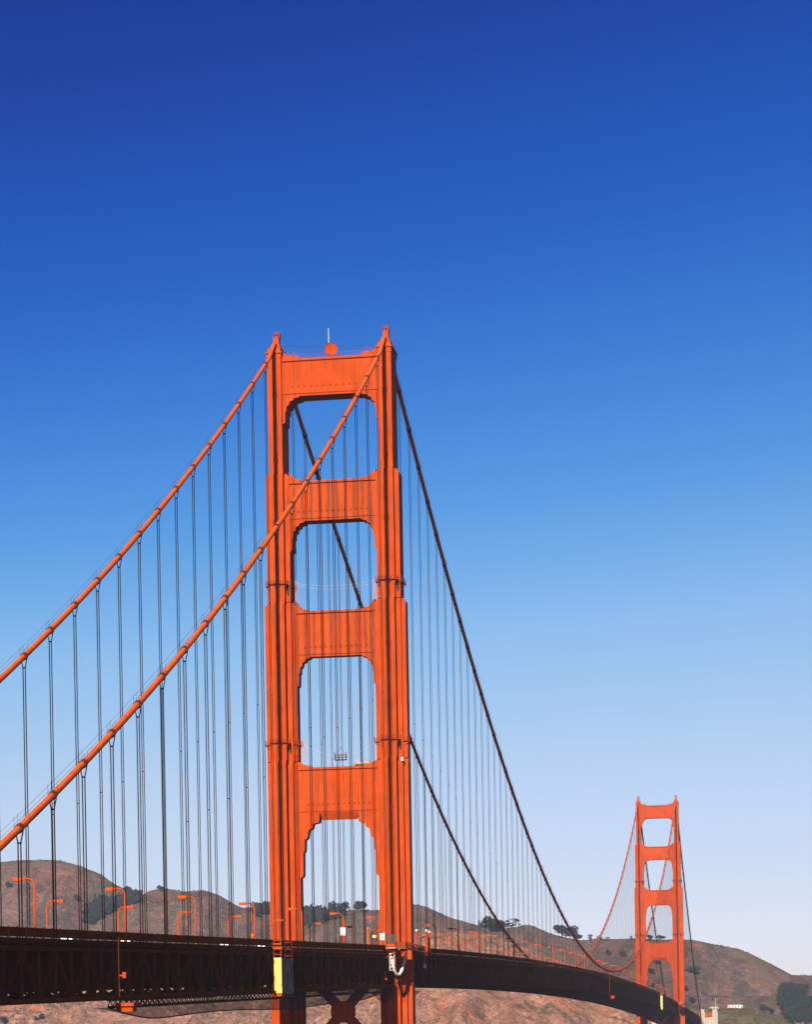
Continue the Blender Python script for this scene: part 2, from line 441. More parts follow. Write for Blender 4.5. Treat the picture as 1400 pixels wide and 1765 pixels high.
def grid_mesh(name, xs, ys, hf, m):
    X, Y = np.meshgrid(xs, ys); Z = hf(X, Y)
    nx, ny = len(xs), len(ys)
    V = np.stack([X, Y, Z], -1).reshape(-1, 3)
    i = (np.arange(ny - 1)[:, None] * nx + np.arange(nx - 1)[None]).ravel()
    F = np.stack([i, i + 1, i + nx + 1, i + nx], 1)
    me = bpy.data.meshes.new(name)
    me.vertices.add(len(V)); me.vertices.foreach_set('co', V.ravel())
    me.loops.add(F.size); me.loops.foreach_set('vertex_index', F.ravel().astype(np.int32))
    me.polygons.add(len(F)); me.polygons.foreach_set('loop_start', np.arange(0, F.size, 4, dtype=np.int32))
    me.polygons.foreach_set('loop_total', np.full(len(F), 4, dtype=np.int32))
    me.update(calc_edges=True); me.validate()
    me.polygons.foreach_set('use_smooth', [True] * len(F))
    me.materials.append(m)
    o = bpy.data.objects.new(name, me); COL.objects.link(o)
    return o
xs = np.concatenate([np.linspace(-2000, -1120, 60, endpoint=False), np.linspace(-1120, 200, 330, endpoint=False), np.linspace(200, 800, 50)])
ys = np.concatenate([np.linspace(1600, 1960, 130, endpoint=False), np.linspace(1960, 3050, 270, endpoint=False), np.linspace(3050, 3900, 80)])
tag(grid_mesh('hills', xs, ys, hill_height, M_HILL), kind='structure')
def bluff(X, Y):
    r = np.sqrt(((X - 140) / 200.0) ** 2 + ((Y + 760) / 210.0) ** 2)
    return 50.6 - 56 * np.clip(r - 0.72, 0, 1) + fbm(X / 40, Y / 40, 4, 3) * 1.0 * np.clip(r - 0.6, 0, 1)
tag(grid_mesh('terrain', np.linspace(-250, 600, 90), np.linspace(-1300, -420, 90), bluff, M_HILL), kind='structure')

# ---- towers
STAGES = [   # z0, z1, [(half width, half depth), ...] cruciform plan, core first
    (192.1, 221.4, [(1.72, 4.0)]),
    (160.5, 192.1, [(1.78, 4.6), (2.88, 2.65)]),
    (121.4, 160.5, [(1.72, 5.2), (2.84, 2.75), (3.88, 1.7)]),
    (66.5, 121.4, [(1.62, 6.0), (2.80, 3.15), (3.90, 1.65)]),
    (14.0, 66.5, [(1.66, 6.4), (2.90, 3.6), (4.0, 1.95)]),
]
def outline(rects):
    q = []
    for i, (hw, hd) in enumerate(rects):       # first quadrant, from +y round to +x
        if i == 0: q.append((0, hd))
        q.append((hw, hd))
        if i + 1 < len(rects): q.append((hw, rects[i + 1][1]))
    q = q[1:]
    q1 = q; q4 = [(x, -y) for x, y in reversed(q)]; q3 = [(-x, -y) for x, y in q]; q2 = [(-x, y) for x, y in reversed(q)]
    return q1 + q4 + q3 + q2
def leg_mesh():
    m = MB()
    for i, (z0, z1, rects) in enumerate(STAGES):
        o = outline(rects); o = o[::-1]
        zt = z1 - (0.9 if i else 0.0)
        m.hexa([(x, y, z0) for x, y in o], [(x, y, zt) for x, y in o])
        if i:                                   # sloped shoulder at each set-back
            up_ = STAGES[i - 1][2]
            def pull(x, y):
                k = up_[0]
                hx, hy = abs(x), abs(y)
                nx = min(hx, hx if len(rects) == len(up_) else max(hx - 0.55, 0.2) if hx > up_[-1][0] + 0.2 else hx)
                ny = max(hy - 0.45, 0.2)
                return (math.copysign(nx, x), math.copysign(ny, y))
            m.hexa([(x, y, zt + 0.002) for x, y in o], [(*pull(x, y), z1) for x, y in o])
    # thin pilaster ribs on the core face
    for i, (z0, z1, rects) in enumerate(STAGES[:4]):
        hw, hd = rects[0]
        for s in (-1, 1):
            for e in (-1, 1):
                m.box(e * (hw - 0.34) - 0.06, e * (hw - 0.34) + 0.06, s * hd - 0.05, s * hd + 0.05, z0 + 0.1, z1 - 1.6)
    return m
HFR = [(1, 0), (.96, .05), (.68, .07), (.62, .15), (.44, .18), (.38, .31), (.25, .35), (.23, .53), (.16, .57), (.14, .96), (.08, 1), (0, 1)]
STRUTS = [  # soffit z, top z, haunch toe z, inner leg edge, haunch width, half depth, flare
    (210.9, 220.1, 204.3, 1.72, 4.3, 2.9, [(0, 1.7), (1.3, 1.1), (1.6, 0.9), (3.6, 0.85), (4.4, 0)]),
    (180.3, 190.1, 173.0, 2.88, 3.7, 2.35, [(0, 2.3), (.5, 1.7), (1.4, .9), (1.6, .6), (3.0, .35), (3.1, 0)]),
    (147.0, 158.3, 139.8, 3.88, 3.4, 1.45, [(0, 2.4), (.4, 1.8), (1.2, 1.0), (1.4, .6), (2.8, .35), (2.9, 0)]),
    (106.9, 119.8, 92.8, 3.90, 5.0, 1.45, [(0, 1.5), (.4, 1.2), (1.6, .7), (3.0, .4), (3.4, 0)]),
]
def strut_mesh(k):
    zs, zt, zh, ie, hwid, hd, flare = STRUTS[k]
    xi = XC - ie + 0.02
    m = MB()
    lower = [(xi - u * hwid, zs - v_ * (zs - zh)) for u, v_ in HFR]       # from soffit end to leg toe (right side)
    upper = [(xi - d, zt + dz) for d, dz in flare]
    right = lower + upper
    if k == 3:
        c = zs + 1.7
        mid_r = [(xi - hwid, c)]
        mid_l = [(-(xi - hwid), c)]
    else:
        mid_r = []; mid_l = []
    poly = mid_r + right + [(-x, z) for x, z in reversed(right)] + mid_l
    m.prism_y(poly, -hd, hd)
    if k == 3:
        a = xi - hwid
        m.hexa([(-a + 0.6, -hd + 1.0, zs), (a - 0.6, -hd + 1.0, zs), (a - 0.6, hd - 1.0, zs), (-a + 0.6, hd - 1.0, zs)],
               [(-a + 0.003, -hd + 0.01, zs + 1.7), (a - 0.003, -hd + 0.01, zs + 1.7), (a - 0.003, hd - 0.01, zs + 1.7), (-a + 0.003, hd - 0.01, zs + 1.7)])
    b = zs + (2.0 if k == 3 else 0.55)
    for s in (-1, 1):
        y0, y1 = (-hd - 0.42, -hd + 0.003) if s < 0 else (hd - 0.003, hd + 0.42)
        m.box(-xi + 0.05, xi - 0.05, y0, y1, zt - 0.62, zt - 0.05)
        y0, y1 = (-hd - 0.22, -hd + 0.003) if s < 0 else (hd - 0.003, hd + 0.22)
        m.box(-xi + 0.05, xi - 0.05, y0, y1, b, b + 0.34)
        # shallow flutes and a row of little pyramids
        nfl = 12 if k in (1, 2) else 14
        for i in range(nfl + 1):
            x = -xi + 0.7 + (2 * xi - 1.4) * i / nfl
            y0, y1 = (-hd - 0.05, -hd + 0.003) if s < 0 else (hd - 0.003, hd + 0.05)
            m.box(x - 0.07, x + 0.07, y0, y1, b + 2.6, zt - 1.3)
        m_y = -hd + 0.003 if s < 0 else hd - 0.003
        nt_ = 13
        for i in range(nt_):
            x = -xi + 1.6 + (2 * xi - 3.2) * (i + 0.5) / nt_
            zz = b + 1.5; o = s * 0.30
            n = len(m.v)
            m.v += [(x - 0.55, m_y, zz), (x + 0.55, m_y, zz), (x, m_y, zz + 0.75), (x, m_y + o, zz + 0.55)]
            m.f += [(n, n + 1, n + 3), (n + 1, n + 2, n + 3), (n + 2, n, n + 3)]
    return m
def ring_gallery(rects, off, z, m):
    """walkway round a leg: grating, toe board, posts and two rails"""
    hw, hd = rects
    X, Y = hw + off, hd + off
    for a in ((-X, X, -Y, -Y + off * 0.95), (-X, X, Y - off * 0.95, Y), (-X, -X + off * 0.95, -Y + off, Y - off), (X - off * 0.95, X, -Y + off, Y - off)):
        m.box(a[0], a[1], a[2], a[3], z, z + 0.1)
    pts = [(-X, -Y), (X, -Y), (X, Y), (-X, Y)]
    for i in range(4):
        a, b = pts[i], pts[(i + 1) % 4]
        for h in (0.55, 1.1):
            m.beam((*a, z + h), (*b, z + h), 0.06, 0.06)
        n = max(2, int(math.dist(a, b) / 1.3))
        for j in range(n):
            x = a[0] + (b[0] - a[0]) * j / n; y = a[1] + (b[1] - a[1]) * j / n
            m.beam((x, y, z), (x, y, z + 1.15), 0.07, 0.07)
            if j % 2 == 0:
                m.beam((x, y, z), (x * 0.72, y * 0.86, z - 0.9), 0.1, 0.1)
    return m

def make_tower(Y0, name, label, near):
    T = empty(name, (0, Y0, 0)); tag(T, label, 'bridge tower', 'bridge towers')
    lm = leg_mesh()
    for s in (-1, 1):
        leg = lm.build('leg', M_TOWER, T, loc=(s * XC, 0, 0)) if s < 0 else None
        if s > 0:
            leg = bpy.data.objects.new('leg', T_leg_mesh); COL.objects.link(leg); leg.parent = T; leg.location = (s * XC, 0, 0)
        else:
            T_leg_mesh = leg.data
        # cap cornice and stepped saddle housing
        c = MB()
        hw, hd = STAGES[0][2][0]
        c.box(-hw - 0.32, hw + 0.32, -hd - 0.32, hd + 0.32, 221.402, 221.75)
        c.box(-hw - 0.12, hw + 0.12, -hd - 0.12, hd + 0.12, 220.2, 220.9)
        def fr(x0, y0, z0, x1, y1, z1):
            c.hexa([(-x0, -y0, z0), (x0, -y0, z0), (x0, y0, z0), (-x0, y0, z0)], [(-x1, -y1, z1), (x1, -y1, z1), (x1, y1, z1), (-x1, y1, z1)])
        fr(1.65, 3.9, 221.753, 1.55, 3.5, 222.7); fr(1.50, 3.3, 222.703, 0.82, 1.5, 224.5)
        c.build('saddle_housing', M_TOWER, leg)
        c = MB(); c.box(-0.70, 0.70, -0.85, 0.85, 224.503, 226.05); c.box(-0.80, 0.80, -0.95, 0.95, 226.053, 226.3)
        tr = c.build('beacon_turret', M_TOWER, leg)
        c = MB()
        for h in (0.5, 0.95):
            for a, b in (((-.8, -.95), (.8, -.95)), ((.8, -.95), (.8, .95)), ((.8, .95), (-.8, .95)), ((-.8, .95), (-.8, -.95))):
                c.beam((*a, 226.3 + h), (*b, 226.3 + h), .07, .07)
        for x in (-.8, 0, .8):
            for y in (-.95, .95): c.beam((x, y, 226.3), (x, y, 227.35), .08, .08)
        for x in (-.8, .8): c.beam((x, 0, 226.3), (x, 0, 227.3), .08, .08)
        c.beam((0, 0, 226.3), (0, 0, 227.9), .16, .16); c.sphere((0, 0, 227.1), 0.34)
        c.beam((-.4, .3, 226.3), (-.4, .3, 227.7), .06, .06); c.beam((.4, -.3, 226.3), (.4, -.3, 227.7), .06, .06)
        c.build('beacon_cage', M_RAIL, leg)
        # stair rails down the shoulder of the cap
        for x in (-1.6, 1.6):
            c = MB()
            c.beam((x, 1.5, 225.3), (x * 1.1, 5.2, 221.2), .05, .05); c.beam((x, 1.5, 224.7), (x * 1.1, 5.2, 220.6), .05, .05)
            for t in (0, .25, .5, .75, 1):
                y = 1.5 + 3.7 * t; z = 225.3 - 4.1 * t
                c.beam((x * (1 + .1 * t), y, z - 1.1), (x * (1 + .1 * t), y, z), .06, .06)
            c.build('cap_handrail', M_RAIL, leg)
            c = MB()
            for yy in (-3.9, -2.9, -1.9):
                c.beam((x, yy, 221.75), (x, yy, 222.9), .06, .06)
            c.beam((x, -3.95, 222.85), (x, -1.85, 222.85), .05, .05)
            c.build('cap_handrail', M_RAIL, leg)
        for z, rc in ((164.6, (3.0, 5.0)), (125.6, (3.95, 5.6))):
            rects = STAGES[1][2] if z > 160 else STAGES[2][2]
            rects = STAGES[2][2] if z < 160.5 and z > 121.4 else rects
            gm = MB(); ring_gallery((rects[0][0], rects[0][1]), .62, z, gm); ring_gallery((rects[-1][0], rects[-1][1]), .50, z - .13, gm)
            gm.build('gallery', M_RAIL, leg)
        # hoist housings below each gallery
        for z in (164.6, 125.6):
            c = MB(); c.box(2.05, 2.5, -3.3, -2.8, z - 1.7, z - 0.2); c.box(2.12, 2.4, -3.25, -2.8, z - 2.3, z - 1.69)
            c.build('hoist_box', M_DARK, leg)
    for k in range(4):
        strut_mesh(k).build('portal_strut', M_STAIN if (k in (1, 2) and near) else M_TOWER, T)
    # railing along the top strut
    n = 14
    for y in (-2.6, 2.6):
        c = MB()
        px = [-10.4 + 20.8 * i / n for i in range(n + 1)]
        for i, x in enumerate(px):
            zb = 220.1 + (0.85 if abs(x) > 7.9 else 0)
            c.beam((x, y, zb), (x, y, zb + 1.1), .07, .07)
            if i < n:
                x2 = px[i + 1]; zb2 = 220.1 + (0.85 if abs(x2) > 7.9 else 0)
                for h in (.55, 1.1): c.beam((x, y, zb + h), (x2, y, zb2 + h), .045, .045)
        c.build('strut_railing', M_RAIL, T)
    # X bracing under the roadway
    for zc_, hh in ((59.5, 10.8), (35.5, 11.0)):
        c = MB(); w_ = 9.9
        for s in (-1, 1):
            c.beam((-w_, 0, zc_ - s * hh), (w_, 0, zc_ + s * hh), 2.6, 2.2, (0, 1, 0))
        NP = [(-2.8, -1), (-1.3, -2.6), (1.3, -2.6), (2.8, -1), (2.8, 1), (1.3, 2.3), (-1.3, 2.3), (-2.8, 1)]
        c.hexa([(x, -1.5, zc_ + z) for x, z in NP], [(x, 1.5, zc_ + z) for x, z in NP])
        c.box(-w_, w_, -1.2, 1.2, zc_ - hh - 2.2, zc_ - hh - 0.2)
        c.build('cross_brace', M_TOWER, T)
    c = MB(); c.box(-22, 22, -14, 14, -5, 13.0); c.box(-19.5, 19.5, -11, 11, 13.002, 14.0)
    c.build('pier', M_CONC, T)
    # access platforms round the outside of each leg at roadway level
    for s in (-1, 1):
        z = 74.25 - (0 if near else 0)
        P = [(14.35, -20.5), (16.6, -20.5), (18.4, -15.5), (18.4, 15.5), (16.6, 20), (14.35, 20)]
        P = [(s * x, y) for x, y in P]
        if s < 0: P = P[::-1]
        c = MB()
        hole = 0
        # slab in pieces that leave the leg clear
        def slab(poly): c.hexa([(x, y, z - 0.12) for x, y in poly], [(x, y, z + 0.12) for x, y in poly])
        def sx(poly): return [(s * x, y) for x, y in (poly if s > 0 else poly[::-1])]
        slab(sx([(14.35, -20.5), (16.6, -20.5), (18.4, -15.5), (18.4, -6.6), (14.35, -6.6)]))
        slab(sx([(14.35, 6.6), (18.4, 6.6), (18.4, 15.5), (16.6, 20), (14.35, 20)]))
        slab(sx([(17.7, -6.6), (18.4, -6.6), (18.4, 6.6), (17.7, 6.6)]))
        slab(sx([(17.9, 15.6), (18.7, 15.6), (18.7, 24.0), (17.9, 24.0)])) if False else c.box(*sorted((s * 18.42, s * 18.7)), 14.0, 24.0, z - .1, z + .1)
        for i in range(len(P)):
            a, b = P[i], P[(i + 1) % len(P)]
            if abs(a[0] - b[0]) < 0.01 and abs(abs(a[0]) - 14.35) < 0.01: continue
            c.beam((*a, z), (*b, z), 0.14, 0.4)
        for y in (-19, -14, -9, 9, 14, 19):
            c.beam((s * 14.1, y, z - 0.3), (s * 17.6, y, z - 0.3), 0.18, 0.35)
            c.beam((s * 14.1, y, z - 2.4), (s * 17.0, y, z - 0.4), 0.16, 0.16)
        pf = c.build('roadway_platform', M_TOWER, T)
        c = MB()
        for i in range(len(P)):
            a, b = P[i], P[(i + 1) % len(P)]
            if abs(a[0] - b[0]) < 0.01 and abs(abs(a[0]) - 14.35) < 0.01: continue
            c.beam((a[0] * 1.006, a[1] * 1.006, z - .02), (b[0] * 1.006, b[1] * 1.006, z - .02), .05, .16)
        c.build('kick_plate', M_WALKP, pf)
        c = MB()
        for i in range(len(P)):
            a, b = P[i], P[(i + 1) % len(P)]
            if abs(a[0] - b[0]) < 0.01 and abs(abs(a[0]) - 14.35) < 0.01: continue
            n_ = len(c.v)
            c.v += [(*a, z + 0.2), (*b, z + 0.2), (*b, z + 1.45), (*a, z + 1.45)]; c.f.append((n_, n_ + 1, n_ + 2, n_ + 3))
        c.build('mesh_screen', M_RAILNET, pf)
        c = MB()
        for i in range(len(P)):
            a, b = P[i], P[(i + 1) % len(P)]
            if abs(a[0] - b[0]) < 0.01 and abs(abs(a[0]) - 14.35) < 0.01: continue
            for h in (0.8, 1.5): c.beam((*a, z + h), (*b, z + h), .07, .07)
            n_ = max(1, int(math.dist(a, b) / 2.2))
            for j in range(n_ + 1):
                x = a[0] + (b[0] - a[0]) * j / n_; y = a[1] + (b[1] - a[1]) * j / n_
                c.beam((x, y, z), (x, y, z + 1.55), .09, .09)
        c.build('guard_rail', M_CABLE, pf)
    return T
near_tower = make_tower(0, 'bridge_tower', 'tall orange stepped bridge tower nearest the camera, with a dish on its top strut', True)
far_tower = make_tower(L, 'bridge_tower', 'small distant orange bridge tower beside the brown hill at the far end of the span', False)

# ---- main cables with suspenders
OFF, OFFM, SP = 14.43, 18.516, 15.24
hy = []
k = 0
while OFF + SP * k < L1 - 8: hy.append(-(OFF + SP * k)); k += 1
k = 0
while OFFM + SP * k < L - 12: hy.append(OFFM + SP * k); k += 1
k = 0
while OFF + SP * k < L1 - 8: hy.append(L + OFF + SP * k); k += 1
def cable_dir(y):
    return Vector((0, 1, (cabz(y + .5) - cabz(y - .5)))).normalized() if abs(y) > .6 else Vector((0, 1, 0))
def hanger_mesh(x, y):
    m = MB(); zc_ = cabz(y); zr_ = roadz(y) - 1.5; RR = .054 if y < 0 else .041
    d = Vector((0, 1, (cabz(y + 1) - cabz(y - 1)) / 2)).normalized(); c = Vector((x, y, zc_))
    m.tube([c - d * .62, c - d * .6, c + d * .6, c + d * .62], [.505, .575, .575, .505], 12)
    m.tube([c - d * .5, c - d * .40], .615, 12); m.tube([c + d * .40, c + d * .5], .615, 12)
    m.tube([c - d * .06, c + d * .06], .615, 12)
    zk = zc_ - 1.9
    long_ = zk > zr_ + 0.5
    for sx_ in (-1, 1):
        for sy_ in (-1, 1):
            yo = sy_ * .12
            m.tube([(x + sx_ * .52, y + yo, zc_ + .1), (x + sx_ * .5, y + yo, zc_ - .45), (x + sx_ * .19, y + yo, max(zk, zr_ + .2))], RR, 5, False)
            if long_: m.tube([(x + sx_ * .19, y + yo, zk), (x + sx_ * .19, y + yo, zr_)], RR, 5)
    if long_:
        m.box(x - .26, x + .26, y - .2, y + .2, zk - .09, zk + .09)
        h = zk - zr_
        if h > 45: m.box(x - .23, x + .23, y - .16, y + .16, zr_ + h * .45 - .06, zr_ + h * .45 + .06)
    m.box(x - .3, x + .3, y - .25, y + .25, zr_ - .3, zr_ + .15)
    return m
def make_cable(s, label):
    x = s * XC
    C = empty('main_cable', (0, 0, 0)); tag(C, label, 'suspension cable', 'main suspension cables')
    ysamp = list(np.linspace(-L1 - 0.0, -4, 60)) + [-2, 0, 2] + list(np.linspace(4, L - 4, 200)) + [L - 2, L, L + 2] + list(np.linspace(L + 4, L + L1, 50))
    pts = []
    for y in ysamp:
        z = cabz(y)
        for t in (0, L):
            if abs(y - t) < 7:                 # rounded over the saddle
                z = ZC - 0.18 - 0.45 * ((y - t) ** 2) / 14.0
        pts.append((x, y, z))
    MB().tube(pts, .50, 18).build('cable', M_CABLE, C, smooth=True)
    c = MB()
    for e in (-1, 1):
        for rng in ((-L1, -8), (8, L - 8), (L + 8, L + L1)):
            n = int((rng[1] - rng[0]) / 7.62)
            prev = None
            for i in range(n + 1):
                y = rng[0] + (rng[1] - rng[0]) * i / n; p_ = (x + e * .42, y, cabz(y) + 1.45)
                if prev: c.beam(prev, p_, .028, .028)
                prev = p_
    for y in hy:
        for e in (-1, 1):
            for dy in (-.8, .8): c.beam((x + e * .42, y + dy, cabz(y + dy) + .3), (x + e * .42, y + dy, cabz(y + dy) + 1.75), .035, .035)
    c.build('hand_line', M_ROPE, C)
    d2 = sorted(hy, key=lambda y: math.hypot(y - CAM[1], x - CAM[0]))
    rest = MB()
    for y in d2[:100]:
        hanger_mesh(x, y).build('suspender', M_ROPE, C)
    for y in d2[100:]:
        q = hanger_mesh(x, y); n = len(rest.v); rest.v += q.v; rest.f += [tuple(i + n for i in f) for f in q.f]
    o = rest.build('suspender_ropes', M_ROPE, C); o['kind'] = 'stuff'
    return C
make_cable(1, 'lower main cable with its hangers, crossing in front of the near tower')
make_cable(-1, 'upper main cable with its hangers, rising to the left leg of the near tower')

# ---- deck
D = empty('bridge_deck', (0, 0, 0)); tag(D, 'long stiffening truss and roadway in shade, curving away under the towers', 'bridge deck')
PAN = 7.62
nodes = []
y = -(OFF + 15.24 * 21) - 0; y0_ = y
while y < -9: nodes.append(y); y += PAN
side1 = nodes[:] + [-6.9]
main_nodes = [6.9] + [OFFM - PAN] * 0 + [OFFM - PAN * 1 + PAN * i for i in range(0, 164) if OFFM - PAN + PAN * i < L - 8 and OFFM - PAN + PAN * i > 8] + [L - 6.9]
side2 = [2 * 0 + L + 6.9] + [L + OFF - PAN + PAN * i for i in range(1, 44)]
side2 = [L + 6.9] + [L + OFF + PAN * i for i in range(0, 43)]
spans = [side1, main_nodes, side2]
top_par = [abs(round((-(y_) - OFF) / PAN)) % 2 == 0 for y_ in side1]
def sweep_box(m, ys, x0, x1, zf0, zf1):
    n = len(m.v)
    for y_ in ys:
        a, b = zf0(y_), zf1(y_)
        m.v += [(x0, y_, a), (x1, y_, a), (x1, y_, b), (x0, y_, b)]
    for i in range(len(ys) - 1):
        o = n + 4 * i
        for j in range(4):
            j2 = (j + 1) % 4
            m.f.append((o + j, o + j2, o + 4 + j2, o + 4 + j))
    m.f.append((n + 3, n + 2, n + 1, n)); e = n + 4 * (len(ys) - 1); m.f.append((e, e + 1, e + 2, e + 3))
for s in (-1, 1):
    x = s * XC
    tr = empty('side_truss', (0, 0, 0)); tr.parent = D
    for ns in spans:
        tc_, bc, vt, dg = MB(), MB(), MB(), MB()
        sweep_box(tc_, ns, x - .32, x + .32, lambda y_: roadz(y_) - 1.75, lambda y_: roadz(y_) - 1.15)
        sweep_box(bc, ns, x - .36, x + .36, lambda y_: roadz(y_) - DEP - .02, lambda y_: roadz(y_) - DEP + .72)
        for i, y_ in enumerate(ns):
            zt_, zb_ = roadz(y_) - 1.75, roadz(y_) - DEP + .72
            vt.box(x - .17, x + .17, y_ - .15, y_ + .15, zb_, zt_)
            hang = min(abs(y_ - h) for h in (hy if True else [])) < 0.6
            if hang:                            # gusset plates at the panel points
                vt.box(x - .345, x + .345, y_ - .75, y_ + .75, zt_ - .55, zt_ + .02)
            else:
                vt.box(x - .385, x + .385, y_ - .75, y_ + .75, zb_ - .02, zb_ + .55)
            if i + 1 < len(ns):
                y2 = ns[i + 1]
                if hang: a, b = (x, y_, zt_ - .1), (x, y2, roadz(y2) - DEP + .8)
                else: a, b = (x, y_, zb_ + .1), (x, y2, roadz(y2) - 1.8)
                dg.beam(a, b, .38, .34)
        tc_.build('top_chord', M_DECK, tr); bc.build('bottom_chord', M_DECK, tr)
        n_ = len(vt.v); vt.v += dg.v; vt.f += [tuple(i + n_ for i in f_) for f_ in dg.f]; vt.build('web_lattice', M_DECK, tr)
    # railing
    rl = MB(); xr = s * 13.1
    for ns in spans:
        lo, hi = ns[0] - (0 if ns is side1 else 13.8), ns[-1]
        yy = np.linspace(lo, hi, max(2, int((hi - lo) / 7.62)))
        sweep_box(rl, list(yy), xr - .09, xr + .09, lambda y_: roadz(y_) + 1.18, lambda y_: roadz(y_) + 1.30)
        sweep_box(rl, list(yy), xr - .05, xr + .05, lambda y_: roadz(y_) + .07, lambda y_: roadz(y_) + .17)
        step = .32 if ns is not side2 else .6
        y_ = lo; j = 0
        while y_ < hi:
            st = step if y_ < 500 else .7
            z_ = roadz(y_)
            if j % 12 == 0: rl.box(xr - .11, xr + .11, y_ - .11, y_ + .11, z_ - .1, z_ + 1.42)
            else: rl.box(xr - .035, xr + .035, y_ - .055, y_ + .055, z_ + .17, z_ + 1.18)
            y_ += st; j += 1
    rl.build('railing', M_DECK, D)
    lg = MB()  # ledge added outside each truss to widen the deck's shadow on the legs
    for ns in spans:
        sweep_box(lg, ns, min(s * 14.06, s * 14.7), max(s * 14.06, s * 14.7), lambda y_: roadz(y_) - DEP + .30, lambda y_: roadz(y_) - DEP + .40)
    lg.build('added_shade_ledge', M_DECK, D)
    # fascia ribs on the edge of the sidewalk
    fr_ = MB()
    for ns in spans:
        sweep_box(fr_, ns, s * 13.32 - .05, s * 13.32 + .05, lambda y_: roadz(y_) - .82, lambda y_: roadz(y_) - .12)
        y_ = ns[0]
        while y_ < ns[-1]:
            if y_ < 700:
                z_ = roadz(y_); fr_.box(s * 13.50 - .10, s * 13.50 + .10, y_ - .07, y_ + .07, z_ - .86, z_ - .62)
            y_ += 1.27
    fr_.build('fascia', M_DECK, D)
allspan = side1 + main_nodes + side2
rd, sw = MB(), MB()
sweep_box(rd, allspan, -9.45, 9.45, lambda y_: roadz(y_) - .75, lambda y_: roadz(y_) - .22)
for s in (-1, 1):
    a, b = sorted((s * 9.46, s * 13.25))
    sweep_box(sw, allspan, a, b, lambda y_: roadz(y_) - .80, lambda y_: roadz(y_) - .05)
rd.build('roadway', M_ROAD, D); sw.build('sidewalk', M_WALK, D)
mk = MB()
for ns in (allspan,):
    y_ = ns[0]
    while y_ < ns[-1] - 4:
        for xl in (-6.3, -3.15, 0, 3.15, 6.3):
            n = len(mk.v); za, zb = roadz(y_) - .216, roadz(y_ + 3) - .216
            mk.v += [(xl - .06, y_, za), (xl + .06, y_, za), (xl + .06, y_ + 3, zb), (xl - .06, y_ + 3, zb)]; mk.f.append((n, n + 1, n + 2, n + 3))
        y_ += 12
mk.build('lane_marking', M_WHITE, D)
fb = MB()
for ns in spans:
    for y_ in ns:
        z_ = roadz(y_)
        fb.box(-13.38, 13.38, y_ - .12, y_ + .12, z_ - 7.3, z_ - .83)
        fb.box(-13.38, 13.38, y_ - .22, y_ + .22, z_ - DEP + .1, z_ - DEP + .6)
        for a, b in (((-13.4, -1.9), (-6.7, -DEP + .5)), ((-6.7, -DEP + .5), (0, -3.9)), ((0, -3.9), (6.7, -DEP + .5)), ((6.7, -DEP + .5), (13.4, -1.9))):
            fb.beam((a[0], y_, z_ + a[1]), (b[0], y_, z_ + b[1]), .35, .35, (0, 1, 0))
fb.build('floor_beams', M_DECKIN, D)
lb = MB()
for ns in spans:
    for i in range(len(ns) - 1):
        a, b = ns[i], ns[i + 1]; za, zb = roadz(a) - DEP + .3, roadz(b) - DEP + .3
        for x1, x2 in ((-13.4, 0), (0, 13.4)) if i % 2 else ((0, -13.4), (13.4, 0)):
            lb.beam((x1, a, za), (x2, b, zb), .5, .4, (0, 0, 1))
        for xx in (-8, -4, 0, 4, 8):
            lb.beam((xx, a, roadz(a) - 1.1), (xx, b, roadz(b) - 1.1), .35, .7)
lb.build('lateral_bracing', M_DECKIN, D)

# ---- street lamps
def make_lamp(h, side):
    """side=+1: lamp stands on the near (east) kerb, arm reaches west"""
    T = empty('street_lamp')
    m = MB(); R = .95
    pts = [(0, 0, 0), (0, 0, h * .5), (0, 0, h - R)]
    for a in range(1, 7):
        t = math.pi / 2 * a / 6; pts.append((-R + R * math.cos(t), 0, h - R + R * math.sin(t)))
    pts.append((-R - .85, 0, h + .03))
    m.tube(pts, [.175, .155, .14] + [.12] * 7, 10); m.build('pole', M_LAMP, T, smooth=True)
    m = MB(); m.tube([(0, 0, -.1), (0, 0, .5), (0, 0, .62)], [.26, .24, .17], 10); m.build('pole_base', M_LAMP, T)
    m = MB(); z = h - .08
    m.beam((-R - .75, 0, z + .05), (-R - 2.0, 0, z + .02), .62, .50, (0, 1, 0)); m.beam((-R - .3, 0, z + .08), (-R - .8, 0, z + .06), .36, .3, (0, 1, 0))
    m.beam((-.28, 0, h - .75), (-.95, 0, h - .28), .07, .07, (0, 1, 0))
    hd_ = m.build('lamp_head', M_LAMP, T)
    m = MB(); m.box(-R - 1.9, -R - .9, -.19, .19, z - .24, z - .19); m.build('lens', M_LAMPGLASS, hd_)
    if side < 0:
        T.rotation_euler.z = math.pi
    return T
lampE, lampW = make_lamp(8.3, 1), make_lamp(7.6, -1)
ys_e = [-287.3, -240.6, -194.7, -147.5, -112.0 + 10, -54.9, -8.4, 38.0, 87.7, 132.9, 180.4, 227, 274.6] + [321.6 + 46.0 * i for i in range(20)]
ys_w = [-212.9, -168.4, -123.6, -78.7, -34.0, 12.2, 56.3, 102.8] + [150 + 46.0 * i for i in range(24)]
ordw = ['first', 'second', 'third', 'fourth', 'fifth', 'sixth', 'seventh', 'eighth', 'ninth', 'tenth', 'eleventh', 'twelfth', 'thirteenth', 'fourteenth', 'fifteenth', 'sixteenth', 'seventeenth', 'eighteenth', 'nineteenth', 'twentieth']
